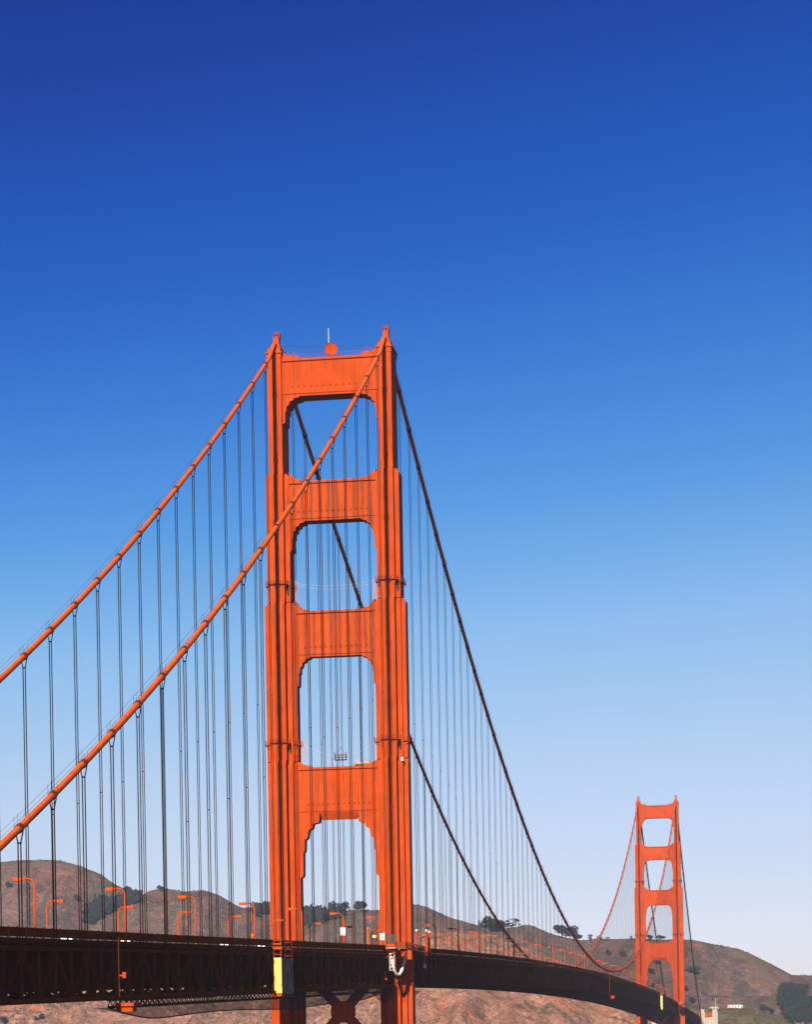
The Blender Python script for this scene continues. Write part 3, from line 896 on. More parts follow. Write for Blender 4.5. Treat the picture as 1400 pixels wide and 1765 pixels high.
def lamp_label(y, side, idx_l, idx_r):
    k = 'arm reaching left' if side > 0 else 'arm reaching right'
    if y < -5: return f'orange street lamp with {k}, {ordw[idx_l]} such lamp leftward from the right leg'
    if y < 300: return f'shaded street lamp with {k}, {ordw[min(idx_r, 19)]} such lamp beyond the near tower'
    if idx_r < 20: return f'small orange street lamp with {k}, {ordw[idx_r]} such lamp beyond the near tower'
    return 'tiny orange street lamp on the deck close before or beyond the far tower'
for side, ys_, proto in ((1, ys_e, lampE), (-1, ys_w, lampW)):
    neg = sorted([y for y in ys_ if y < -5], reverse=True); pos = sorted([y for y in ys_ if y >= -5])
    for i, y_ in enumerate(ys_):
        o = proto if i == 0 else copy_tree(proto)
        o.location = (side * 10.45, y_, roadz(y_) - .05)
        tag(o, lamp_label(y_, side, neg.index(y_) if y_ in neg else 0, pos.index(y_) if y_ in pos else 0), 'street lamp', 'street lamps on the bridge')

# ---- dish, mast and aviation wire on the near tower
T = empty('dish_antenna', (.15, -1.5, 220.1)); tag(T, 'round orange dish antenna on the middle of the top strut of the near tower', 'antenna')
m = MB()
for k_ in range(2):
    pass
n0 = 24; rings = 6; Rd = 1.62
for back in (0, 1):
    base = len(m.v)
    for i in range(rings + 1):
        r_ = Rd * i / rings; dy = -0.42 * (r_ / Rd) ** 2 + (.10 if back else 0)
        for j in range(n0):
            a = 2 * math.pi * j / n0; m.v.append((r_ * math.cos(a), dy, 2.15 + r_ * math.sin(a)))
    for i in range(rings):
        for j in range(n0):
            j2 = (j + 1) % n0; q = (base + i * n0 + j, base + i * n0 + j2, base + (i + 1) * n0 + j2, base + (i + 1) * n0 + j)
            m.f.append(q if back else q[::-1])
for j in range(n0):
    a, b = rings * n0 + j, rings * n0 + (j + 1) % n0; c_ = (rings + 1) * n0
    m.f.append((a, b, b + c_, a + c_))
m.build('reflector', M_TOWER, T, smooth=True).rotation_euler = (0, 0, math.radians(8))
m = MB(); m.beam((0, .3, 0), (0, .3, 2.1), .22, .22); m.beam((-.9, .9, 0), (0, .3, 1.9), .12, .12); m.beam((.9, .9, 0), (0, .3, 1.9), .12, .12); m.box(-.9, .9, -.3, 1.1, 0, .14)
m.build('mount', M_TOWER, T)
m = MB(); m.tube([(0, -.45, 2.15), (0, -.9, 2.15)], .09, 8); m.build('feed_horn', M_DARK, T)
T = MB().tube([(-.75, .3, 220.1), (-.75, .3, 224), (-.75, .3, 228.0)], [.10, .085, .06], 8).build('whip_mast', M_WHITE)
tag(T, 'thin white whip mast standing behind the dish on the near tower', 'antenna mast')
def catenary(a, b, sag, n=16):
    a, b = Vector(a), Vector(b)
    return [tuple(a.lerp(b, i / n) - Vector((0, 0, 4 * sag * (i / n) * (1 - i / n)))) for i in range(n + 1)]
m = MB().tube(catenary((-12.9, 0, 224.2), (11.0, 0, 223.0), .25), .035, 4); o = m.build('signal_wire', M_DARK)
tag(o, 'thin wire strung between the two turrets at the top of the near tower', 'wire')
for i, (z, sg, lb_) in enumerate(((165.3, 1.0, 'white sagging rope pair between the legs above the third strut of the near tower'), (126.0, 3.6, 'white sagging rope pair between the legs above the lowest strut of the near tower'))):
    m = MB()
    m.tube(catenary((-9.7 + .8 * i, -1.0, z), (10.0, -1.0, z), sg), .018, 4); m.tube(catenary((-9.7 + .8 * i, .6, z - .3), (10.0, .6, z - .1), sg * 1.4), .015, 4)
    tag(m.build('safety_rope', M_WHITE), lb_, 'rope', 'safety ropes')
# hanging lattice ladders beside the legs
for x, z0, z1, lb_ in ((-9.65, 160.6, 166.0, 'pale lattice ladder hanging beside the left leg above the third strut'),
                  (9.9, 160.6, 165.6, 'pale lattice ladder hanging beside the right leg above the third strut'),
                  (-8.75, 121.2, 126.6, 'pale lattice ladder hanging beside the left leg above the lowest strut'),
                  (9.55, 121.2, 126.0, 'pale lattice ladder hanging beside the right leg above the lowest strut')):
    m = MB(); y = -1.0
    for dx in (-.28, .28): m.beam((x + dx, y, z0), (x + dx, y, z1), .09, .09)
    z = z0; fl = 1
    while z < z1:
        m.beam((x - .28, y, z), (x + .28, y, z), .06, .06); m.beam((x - .28 * fl, y, z), (x + .28 * fl, y, min(z + .55, z1)), .05, .05); z += .55; fl = -fl
    tag(m.build('lattice_ladder', mat('pale_primer', (.40, .15, .10), .8)), lb_, 'ladder', 'lattice ladders')
# painters' cradle
T = empty('work_cradle', (1.1, -3.6, 121.25)); tag(T, 'small painters cradle hanging over the lowest strut between the legs', 'work cradle')
m = MB(); m.box(-1.4, 1.4, -.5, .5, -.18, 0); m.build('platform', M_DARK, T)
m = MB()
for y in (-.5, .5):
    for h in (.55, 1.1): m.beam((-1.4, y, h), (1.4, y, h), .09, .09)
    for x in (-1.4, -.45, .45, 1.4): m.beam((x, y, 0), (x, y, 1.35), .10, .10)
for x in (-1.4, 1.4):
    m.beam((x, -.5, 1.1), (x, .5, 1.1), .09, .09); m.beam((x, 0, 0), (x, 0, 1.9), .12, .12)
m.build('cage', M_DECK, T)
m = MB()
for x in (-1.2, 1.2): m.tube([(x, 0, 1.3), (0, 0, 3.0)], .03, 4)
m.build('sling', M_DARK, T)
for i, (x, r_) in enumerate(((5.0, .62), (6.9, .5))):
    T = empty('tarpaulin_bundle', (x, -.6, 119.85)); tag(T, ['larger pale tarpaulin bundle on top of the lowest strut', 'smaller pale bundle with red frame on the strut near the right leg'][i], 'bundle', 'bundles on the strut')
    m = MB(); m.sphere((0, 0, .75), r_ * 1.25, 8, 6, .8); m.sphere((.5, .1, .6), r_, 8, 6, .8); m.build('cover', mat('tarpaulin', (.36, .24, .16), .8), T)
    m = MB(); m.box(-.9, 1.1, -.5, .5, 0, .3); m.beam((.9, 0, .2), (.9, 0, 1.5), .12, .12); m.build('frame', M_DARK, T)
m = MB(); m.box(16.1, 16.75, -3.9, -3.2, 120.4, 121.3); m.box(16.2, 16.6, -4.05, -3.9, 120.6, 121.1)
tag(m.build('utility_box', M_WHITE), 'white utility box fixed to the right leg beside the lowest strut', 'box')

# ---- wrapped scaffold towers and travellers on the near truss
def wrapped_scaffold(y, w_, top, bot, label, thin=False):
    T = empty('scaffold', (14.3, y, roadz(y))); tag(T, label, 'scaffold', 'wrapped scaffolds')
    dx = 1.35 if not thin else 1.2
    m = MB()
    for x in (0, dx):
        for yy in (0, w_):
            m.beam((x, yy, -DEP - bot), (x, yy, 1.3), .14, .14)
    for z in np.arange(-DEP - bot, 1.4, 1.3):
        for yy in (0, w_): m.beam((0, yy, z), (dx, yy, z), .10, .10)
        for x in (0, dx): m.beam((x, 0, z), (x, w_, z), .10, .10)
    m.box(-.2, dx + .3, -.5, w_ * .35, -.65, -.15); m.box(-.9, dx + .2, -.4, w_ * .3, .25, .55)
    m.box(-.1, dx + .1, -.25, w_ * .4, -DEP - bot - .15, -DEP - bot + .35)
    m.build('frame', M_TOWER, T)
    z0, z1 = -DEP - bot + .45, -top
    rng_ = random.Random(5)
    def sheet(pts, nx, nz, name, mt):
        (xa, ya), (xb, yb) = pts; q = MB()
        for i in range(nz + 1):
            for j in range(nx + 1):
                t = j / nx; wv_ = .07 * math.sin(9 * t + i * .7) * (0 < i < nz) + rng_.uniform(-.04, .04)
                nx_, ny_ = (yb - ya), -(xb - xa); l_ = math.hypot(nx_, ny_)
                q.v.append((xa + (xb - xa) * t + nx_ / l_ * wv_, ya + (yb - ya) * t + ny_ / l_ * wv_, z0 + (z1 - z0) * i / nz))
        for i in range(nz):
            for j in range(nx):
                a = i * (nx + 1) + j; q.f.append((a, a + 1, a + nx + 2, a + nx + 1))
        q.build(name, mt, T, smooth=True)
    sheet(((0, -.1), (dx + .1, -.1)), 6, 16, 'sheeting', M_YEL)
    sheet(((dx + .1, -.1), (dx + .1, w_ + .1)), 12, 20, 'mesh_sheeting', M_GREYT)
    sheet(((dx + .1, w_ + .1), (0, w_ + .1)), 6, 12, 'sheeting', M_YEL)
    return T
wrapped_scaffold(-148.5, 10.5, 2.2, .55, 'yellow and grey sheeted scaffold hanging on the near truss left of the near tower')
wrapped_scaffold(1046, 6, .9, 1.2, 'small distant yellow sheeted scaffold hanging on the truss beside the far tower', True)
def traveller(y, label, bits):
    T = empty('ladder_frame', (14.25, y, roadz(y))); tag(T, label, 'access ladder', 'ladders on the truss')
    m = MB()
    for yy in (0, 1.1): m.beam((0, yy, -DEP - .6), (0, yy, .4), .13, .13)
    z = -DEP - .5
    while z < .3: m.beam((0, 0, z), (0, 1.1, z), .09, .09); z += .6
    m.build('rail', M_DECK if bits else M_TOWER, T)
    m = MB(); m.box(-.4, 2.4, -.9, 1.6, -DEP - .95, -DEP - .45); m.box(-.3, 2.2, -.7, 1.4, -DEP - 1.75, -DEP - 1.15); m.box(.1, .4, -.2, .2, -DEP - 1.2, -DEP - .9); m.box(1.5, 1.8, -.2, .2, -DEP - 1.2, -DEP - .9)
    m.build('platform', M_TOWER, T)
    if bits:
        m = MB(); m.box(.62, 1.15, -.4, .4, -5.6, -4.7); m.box(-.05, .65, -.06, .06, -5.3, -5.1); m.build('junction_box', M_TOWER, T)
traveller(-258.5, 'orange access ladder with stacked boxes under the truss near the left edge', True)
traveller(642, 'thin orange access ladder on the far truss below the low point of the cable', False)

# ---- hanging work platform and debris nets below the side span
def work_platform(y0, y1, label, XA=10.6):
    T = empty('work_platform', (0, y0, 0)); tag(T, label, 'work platform', 'work platforms below the deck')
    n = max(4, int((y1 - y0) / 3.05)); Z = lambda y_: roadz(y_) - DEP - 1.0
    for x in (XA, 13.2):
        m = MB()
        for i in range(n):
            a, b = y0 + (y1 - y0) * i / n, y0 + (y1 - y0) * (i + 1) / n; mid = (a + b) / 2
            m.beam((x, a - y0, Z(a)), (x, b - y0, Z(b)), .16, .16); m.beam((x, a - y0, Z(a) + .85), (x, b - y0, Z(b) + .85), .16, .16)
            m.beam((x, a - y0, Z(a)), (x, mid - y0, Z(mid) + .85), .12, .12); m.beam((x, mid - y0, Z(mid) + .85), (x, b - y0, Z(b)), .12, .12)
            if i % 5 == 0: m.tube([(x, a - y0, Z(a) + .8), (x, a - y0, Z(a) + 1.3)], .05, 5)
        m.build('edge_truss', M_DARK, T)
    m = MB()
    for i in range(n + 1):
        a = y0 + (y1 - y0) * i / n; m.beam((XA, a - y0, Z(a) - .16), (13.2, a - y0, Z(a) - .16), .16, .3)
    for x in (11.9,):
        sweep_box(m, [y_ - y0 for y_ in np.linspace(y0, y1, 12)], x - .9, x + .9, lambda q: Z(q + y0) - .02, lambda q: Z(q + y0) + .06)
    m.build('decking', M_DARK, T)
work_platform(-252, -16, 'long lattice work platform hung below the truss left of the near tower')
work_platform(-14, 30, 'short lattice work platform hung below the truss between the tower legs')
def net(y0, y1, depth, seed, label):
    m = MB(); ny, nx = 40, 14; rr = random.Random(seed)
    for i in range(ny + 1):
        t = i / ny; y = y0 + (y1 - y0) * t
        e = min(1, t / .14, (1 - t) / .14); e = math.sin(e * math.pi / 2)
        dd = depth * e * (1 + .16 * math.sin(t * 12 + seed))
        for j in range(nx + 1):
            u = 2 * j / nx - 1
            m.v.append((11.6 + 2.6 * u, y, roadz(y) - DEP - 1.2 - dd * (1 - abs(u) ** 3)))
    for i in range(ny):
        for j in range(nx):
            a = i * (nx + 1) + j; m.f.append((a, a + 1, a + nx + 2, a + nx + 1))
    N_ = m.build('debris_net', M_NET, smooth=True); tag(N_, label, 'net', 'debris nets below the deck')
    h = MB(); h.tube([m.v[i * (nx + 1) + nx // 2] for i in range(ny + 1)], .12, 6); h.build('hem_rope', M_DARK, N_)
net(-255, -17, 1.9, 1, 'long brown debris net sagging below the truss left of the near tower')
net(-14, 34, 2.4, 4, 'short brown debris net sagging between the legs of the near tower')

# ---- signs, posts
T = empty('road_sign', (10.45, -54.6, 0)); tag(T, 'white square sign on a thick orange post seen through the near portal', 'sign', 'white signs on the deck')
m = MB(); m.tube([(0, 0, roadz(-55) - .1), (0, 0, 79.6)], .32, 10); m.build('post', M_TOWER, T)
m = MB(); m.box(-.75, .55, -.5, -.38, 76.1, 77.9); m.build('panel', M_WHITE, T)
T = empty('road_sign', (11.6, -9, 0)); tag(T, 'white square sign standing against the right leg of the near tower', 'sign', 'white signs on the deck')
m = MB(); m.beam((0, 0, roadz(-9)), (0, 0, 77.2), .16, .16); m.build('post', M_TOWER, T)
m = MB(); m.box(-.55, .6, -.12, .0, 76.6, 78.3); m.build('panel', M_WHITE, T)
m = MB(); m.box(-.2, .35, -.13, -.121, 77.1, 77.5); m.build('emblem', M_GREYT, T)
T = empty('warning_sign', (10.0, -10.5, 0)); tag(T, 'small yellow sign on a post just left of the right leg', 'sign')
m = MB(); m.beam((0, 0, roadz(-10)), (0, 0, 77.6), .1, .1); m.build('post', M_TOWER, T)
m = MB(); m.box(-.5, .45, -.1, -.02, 77.2, 77.75); m.build('panel', M_SIGNY, T)
m = MB(); m.box(-.28, .23, -.112, -.101, 77.42, 77.53); m.build('marking', M_DARK, T)
for x, y, h, lb_ in ((10.45, -22.6, 5.3, 'dark red bollard lamp with round head between the portal and right leg'), (12.3, -158, 2.1, 'orange round-headed call box on the sidewalk left of the near tower')):
    T = empty('round_post', (x, y, roadz(y) - .05)); tag(T, lb_, 'post', 'round-headed posts')
    m = MB(); m.tube([(0, 0, 0), (0, 0, h - .5)], .24, 10); m.build('shaft', M_CABLE, T)
    m = MB(); m.sphere((0, 0, h - .15), .46, 10, 8); m.build('head', M_CABLE, T, smooth=True)
for i, (x, y) in enumerate(((18.2, 2.8), (18.2, 19.0), (18.3, 23.2))):
    lb_ = ['left of three globe-topped posts on the platform right of the near tower', 'middle of three globe-topped posts on the platform right of the near tower', 'rightmost and shortest globe-topped post right of the near tower'][i]
    T = empty('globe_post', (x, y, 74.2)); tag(T, lb_, 'post', 'globe-topped posts')
    h = (4.8, 5.4, 5.2)[i]
    m = MB(); m.tube([(0, 0, -.8), (0, 0, h)], .27, 10); m.tube([(0, 0, h * .45), (0, 0, h * .45 + .3)], .34, 10); m.build('shaft', M_TOWER, T)
    m = MB(); m.sphere((0, 0, h + .2), .33, 10, 8); m.build('globe', M_WHITE, T, smooth=True)

T = empty('screen_panel', (15.0, -20.7, 74.37)); tag(T, 'dark translucent mesh screen standing on the platform beside the right leg', 'screen')
m = MB(); m.box(-.55, 2.0, -.02, .02, .9, 3.1); m.build('mesh', mesh_net('screen_mesh', (.05, .06, .035), .45), T)
m = MB()
for x in (-.6, 2.05): m.beam((x, 0, 0), (x, 0, 3.2), .07, .07)
m.beam((-.6, 0, 3.15), (2.05, 0, 3.15), .07, .07); m.build('frame', M_DARK, T)

# slung sacks and hoses under the platform
m = MB()
m.tube(catenary((17.3, -9, 73.6), (14.9, -17.5, 72.8), 5.2, 20), [.12] + [.3 + .12 * math.sin(i) ** 2 for i in range(19)] + [.1], 8)
tag(m.build('slung_hose', mat('pale_canvas', (.62, .55, .42), .8), smooth=True), 'pale canvas hose slung in a loop under the platform at the right leg', 'hose')
m = MB()
for x in (14.9, 16.0):
    for y in (-18.5, -16.8):
        m.beam((x, y, 68.9), (x, y, 74.0), .08, .08)
for z in np.arange(69, 74, .8):
    for y in (-18.5, -16.8): m.beam((14.9, y, z), (16.0, y, z), .07, .07)
    for x in (14.9, 16.0): m.beam((x, -18.5, z), (x, -16.8, z), .07, .07)
m.beam((14.9, -18.5, 69.3), (16.0, -18.5, 71.2), .07, .07); m.beam((16, -18.5, 71.2), (14.9, -18.5, 73.2), .07, .07)
tag(m.build('scaffold_cage', mat('galvanised_tube', (.60, .52, .48), .5, .4)), 'pale tube scaffold cage hanging below the platform at the right leg', 'scaffold')
m = MB(); m.sphere((17.6, 19.2, 70.9), .45, 8, 6, 1.4); m.tube([(17.6, 19.2, 71.4), (17.6, 19.2, 74.1)], .04, 5)
tag(m.build('hanging_sack', M_WHITE), 'small white sack hanging below the right end of the platform', 'sack')
m = MB(); m.sphere((14.35, -21.0, 66.8), .36, 8, 6); m.tube([(14.35, -21, 67.1), (14.1, -21, 68.5)], .04, 5)
tag(m.build('buoy', M_TOWER), 'small orange ball hanging at the truss bottom left of the right leg', 'buoy')

# ---- vehicles on the roadway
def vehicle(kind, x, y, colr, label, rz=0):
    T = empty(kind, (x, y, roadz(y) - .21), rz); tag(T, label, kind.replace('_', ' '), 'vehicles on the bridge')
    mt = mat('car_paint', colr, .35)
    if kind == 'box_truck':
        m = MB(); m.box(-1.2, 1.2, -3.4, 3.0, 1.0, 3.9); m.build('cargo_box', M_WHITE, T)
        m = MB(); m.hexa([(-1.1, 3.05, .6), (1.1, 3.05, .6), (1.1, 5.2, .6), (-1.1, 5.2, .6)], [(-1.05, 3.05, 2.7), (1.05, 3.05, 2.7), (1.05, 4.6, 2.7), (-1.05, 4.6, 2.7)]); m.build('cab', mt, T)
        m = MB(); m.box(-.9, .9, 4.8, 5.0, 1.6, 2.3); m.build('windscreen', M_GLASS, T); wl_ = (-2.3, 4.0); r_ = .5
    elif kind == 'bus':
        m = MB(); m.box(-1.25, 1.25, -5.8, 5.8, .5, 3.1); m.build('body', mt, T)
        m = MB(); m.box(-1.27, 1.27, -5.4, 5.4, 1.6, 2.5); m.build('windows', M_GLASS, T); wl_ = (-3.5, 3.8); r_ = .5
    else:
        m = MB(); m.hexa([(-.9, -2.2, .35), (.9, -2.2, .35), (.9, 2.2, .35), (-.9, 2.2, .35)], [(-.86, -2.1, .95), (.86, -2.1, .95), (.86, 2.1, .85), (-.86, 2.1, .85)]); m.build('body', mt, T)
        m = MB(); m.hexa([(-.8, -1.6, .953), (.8, -1.6, .953), (.8, 1.1, .93), (-.8, 1.1, .93)], [(-.65, -1.1, 1.45), (.65, -1.1, 1.45), (.65, .4, 1.45), (-.65, .4, 1.45)]); m.build('windows', M_GLASS, T)
        m = MB(); m.box(-.64, .64, -1.05, .35, 1.452, 1.48); m.build('roof', mt, T); wl_ = (-1.4, 1.4); r_ = .32
    for yy in wl_:
        for xx in (-.95, .95):
            m = MB(); m.tube([(xx - .12, yy, r_), (xx + .12, yy, r_)], r_, 12); m.build('wheel', M_TYRE, T)
for a in (('box_truck', -4.6, 548, (.8, .8, .8), 'white box truck on the far roadway between the two cable ends'),
          ('bus', -4.6, 366, (.05, .09, .2), 'blue bus behind the railing just before the far cable meets the deck'),
          ('car', 8.0, -262, (.8, .8, .78), 'white car glimpsed under the railing at the far left'),
          ('car', 8.0, -230, (.75, .7, .6), 'second pale car glimpsed under the railing near the left edge'),
          ('car', 8.0, -160, (.8, .8, .8), 'white car glimpsed under the railing left of the sheeted scaffold'),
          ('car', 8.0, -128, (.8, .8, .8), 'white car glimpsed under the railing right of the sheeted scaffold'),
          ('van', 4.8, 178, (.8, .75, .55), 'cream van glimpsed under the railing right of the near tower')):
    vehicle('car' if a[0] == 'van' else a[0], *a[1:])

# ---- concrete pylon at the north end
T = empty('concrete_pylon', (0, L + L1, 0)); tag(T, 'pale twin-shafted concrete pylon at the far end of the bridge', 'pylon')
for s in (-1, 1):
    for xo in (15.0, 26.0):
        m = MB(); z1 = 73.5
        m.box(s * xo - 2.4, s * xo + 2.4, -6, 6, -5, z1 - 3); m.box(s * xo - 2.0, s * xo + 2.0, -5.4, 5.4, z1 - 2.998, z1); m.box(s * xo - .5, s * xo + .5, -6.3, 6.3, -4, z1 - 4)
        m.build('shaft', M_CONC, T)
    m = MB(); m.box(s * 20.5 - 3.1, s * 20.5 + 3.1, -3.5, 3.5, 55, 67.0); m.build('web_wall', M_CONC, T)
    m = MB()
    m.box(s * 20.3 - 3.6, s * 20.3 + 3.6, -5, -4.4, 67.3, 70.2)
    for i in range(5): m.beam((s * 20.3 - 3.2 + 1.6 * i, -4.7, 70.2), (s * 20.3 - 3.2 + 1.6 * i, -4.7, 71.6), .3, .3)
    m.build('orange_railing', M_TOWER, T)
m = MB(); m.box(-12, 12, -5, 5, 50, 56); m.build('cross_wall', M_CONC, T)

# ---- small buildings and a flagpole on the far terrace
def gz(x, y): return float(hill_height(np.array([float(x)]), np.array([float(y)]))[0])
def building(x, y, lx, ly, h, label, roofm):
    T = empty('visitor_building', (x, y, gz(x, y) - .6)); tag(T, label, 'building', 'buildings on the far terrace')
    m = MB(); m.box(-lx / 2, lx / 2, -ly / 2, ly / 2, 0, h); m.build('wall', M_WHITE, T)
    m = MB(); m.hexa([(-lx / 2 - .6, -ly / 2 - .6, h + .002), (lx / 2 + .6, -ly / 2 - .6, h + .002), (lx / 2 + .6, ly / 2 + .6, h + .002), (-lx / 2 - .6, ly / 2 + .6, h + .002)],
                     [(-lx / 2 + 1, -.6, h + 1.3), (lx / 2 - 1, -.6, h + 1.3), (lx / 2 - 1, .6, h + 1.3), (-lx / 2 + 1, .6, h + 1.3)]); m.build('roof', roofm, T)
    n = int(lx / 3)
    for i in range(n):
        xx = -lx / 2 + lx * (i + .5) / n
        m = MB(); m.box(xx - .6, xx + .6, -ly / 2 - .05, -ly / 2 + .02, h * .4, h * .8); m.build('window', M_GLASS, T)
building(32.5, 1956, 15, 7, 2.9, 'larger low white building on the far terrace right of the pylon', M_WHITE)
building(11.5, 1958, 9, 6, 2.4, 'smaller low white building on the far terrace beside the pylon', M_GREYT)
T = empty('flagpole', (23.4, 1700, 0)); tag(T, 'thin flagpole standing just right of the concrete pylon', 'flagpole')
m = MB(); m.tube([(0, 0, max(0, gz(23.4, 1700)) - 1), (0, 0, 83.5)], [.28, .12], 8); m.build('pole', M_WHITE, T)
m = MB(); m.sphere((0, 0, 83.6), .3); m.build('finial', M_WHITE, T)

# ---- trees
def crown_faces(m, lobes, n, size, rr, flat=1.0):
    for i in range(n):
        cx, cy, cz, rx, rz = rr.choice(lobes)
        a, u = rr.uniform(0, 2 * math.pi), rr.uniform(-1, 1); r_ = rr.uniform(.35, 1.0) ** .5 * (1.12 if rr.random() < .12 else 1)
        s_ = math.sqrt(1 - u * u)
        c = Vector((cx + rx * r_ * s_ * math.cos(a), cy + rx * r_ * s_ * math.sin(a), cz + rz * r_ * u))
        q = size * rr.uniform(.5, 1.2)
        e1 = Vector((rr.gauss(0, 1), rr.gauss(0, 1), rr.gauss(0, .6))).normalized(); e2 = e1.cross(Vector((rr.gauss(0, 1), rr.gauss(0, 1), rr.gauss(0, 1)))).normalized()
        k_ = len(m.v)
        m.v += [tuple(c + e1 * q), tuple(c + e2 * q * .7), tuple(c - e1 * q), tuple(c - e2 * q * .7)]
        m.f.append((k_, k_ + 1, k_ + 2, k_ + 3))
def make_tree(kind, seed):
    rr = random.Random(seed); tr, cr = MB(), MB()
    if kind == 'cypress_tree':        # broad wind-shaped crown
        H, R = 15, 9
        for k_ in range(5): pass
        lobes = [(rr.uniform(-R, R) * .6, rr.uniform(-R, R) * .5, H * rr.uniform(.45, .78), R * rr.uniform(.3, .5), H * rr.uniform(.14, .24)) for _ in range(11)]
        tr.tube([(0, 0, -1), (.2, 0, H * .3), (.6, .2, H * .6)], [.7, .55, .25], 7)
        for lo in lobes[:6]: tr.tube([(.2, 0, H * .28), (lo[0] * .6, lo[1] * .6, lo[2] * .85), (lo[0], lo[1], lo[2])], [.3, .18, .06], 5)
        crown_faces(cr, lobes, 2200, .85, rr)
    elif kind == 'pine_tree':
        H = 19
        lobes = [(rr.uniform(-1, 1), rr.uniform(-1, 1), H * t, 4.6 * (1.08 - t) + .6, 1.5) for t in (.28, .38, .48, .58, .68, .78, .88, .96)]
        tr.tube([(0, 0, -1), (0, 0, H * .5), (.1, 0, H * .97)], [.5, .35, .08], 7)
        crown_faces(cr, lobes, 1100, .6, rr)
    elif kind == 'eucalyptus_tree':   # airy, ragged clumps on bare limbs
        H = 14
        lobes = []
        for k_ in range(15):
            a = rr.uniform(0, 6.28); d = rr.uniform(.5, 6.5); lobes.append((d * math.cos(a), d * math.sin(a) * .7, H * rr.uniform(.38, .98) - d * .25, rr.uniform(1.2, 2.6), rr.uniform(.7, 1.7)))
        tr.tube([(0, 0, -1), (.3, 0, H * .35), (0, .2, H * .8)], [.55, .4, .1], 7)
        for lo in lobes: tr.tube([(.3, 0, H * .3), (lo[0] * .55, lo[1] * .55, lo[2] * .7), (lo[0], lo[1], lo[2])], [.2, .12, .05], 5)
        crown_faces(cr, lobes, 900, .6, rr)
    elif kind == 'round_tree':        # dense rounded oak or bay
        lobes = [(rr.uniform(-2.2, 2.2), rr.uniform(-2, 2), rr.uniform(2.6, 6.4), rr.uniform(2.0, 3.0), rr.uniform(1.6, 2.6)) for _ in range(9)]
        tr.tube([(0, 0, -1), (.2, 0, 2), (.1, .2, 5)], [.4, .3, .1], 6)
        crown_faces(cr, lobes, 1300, .6, rr)
    else:                             # shrub
        H = 6
        lobes = [(rr.uniform(-3, 3), rr.uniform(-2, 2), rr.uniform(1.2, 3.2), rr.uniform(1.6, 2.6), rr.uniform(1.2, 1.9)) for _ in range(7)]
        for lo in lobes[:4]: tr.tube([(0, 0, -1), (lo[0] * .5, lo[1] * .5, lo[2])], [.2, .08], 5)
        crown_faces(cr, lobes, 700, .5, rr)
    return tr, cr
TREE_CACHE = {}
def plant_tree(kind, x, y, s, label, seed=0, sx_=1.0, group='trees on the far hills'):
    key = (kind, seed % 3)
    T = empty(kind, (x, y, gz(x, y) - .3), seed * 1.3); T.scale = (s * sx_, s, s)
    if key not in TREE_CACHE:
        tr, cr = make_tree(kind, seed % 3 + 10)
        a = tr.build('trunk', M_BARK, T); b = cr.build('crown', M_LEAF, T); TREE_CACHE[key] = (a.data, b.data)
    else:
        for nm, me in zip(('trunk', 'crown'), TREE_CACHE[key]):
            o = bpy.data.objects.new(nm, me); COL.objects.link(o); o.parent = T
    tag(T, label, 'shrub' if kind == 'shrub' else 'tree', group)
def wood(name, spots, seed, kinds, label, sc_=(.7, 1.1)):
    rr = random.Random(seed); m = MB()
    protos = [make_tree(k_, i + 20) for i, k_ in enumerate(kinds)]
    V, F = [], []
    for x, y in spots:
        tr, cr = rr.choice(protos); s = rr.uniform(*sc_); z = gz(x, y) - .5; ca, sa = math.cos(rr.uniform(0, 6)), 0
        a = rr.uniform(0, 6.28); ca, sa = math.cos(a) * s, math.sin(a) * s
        for q in (tr, cr):
            n = len(m.v)
            m.v += [(x + vx * ca - vy * sa, y + vx * sa + vy * ca, z + vz * s) for vx, vy, vz in q.v]
            m.f += [tuple(i + n for i in f) for f in q.f]
    o = m.build(name, M_LEAF); tag(o, label, 'woodland', kind='stuff')
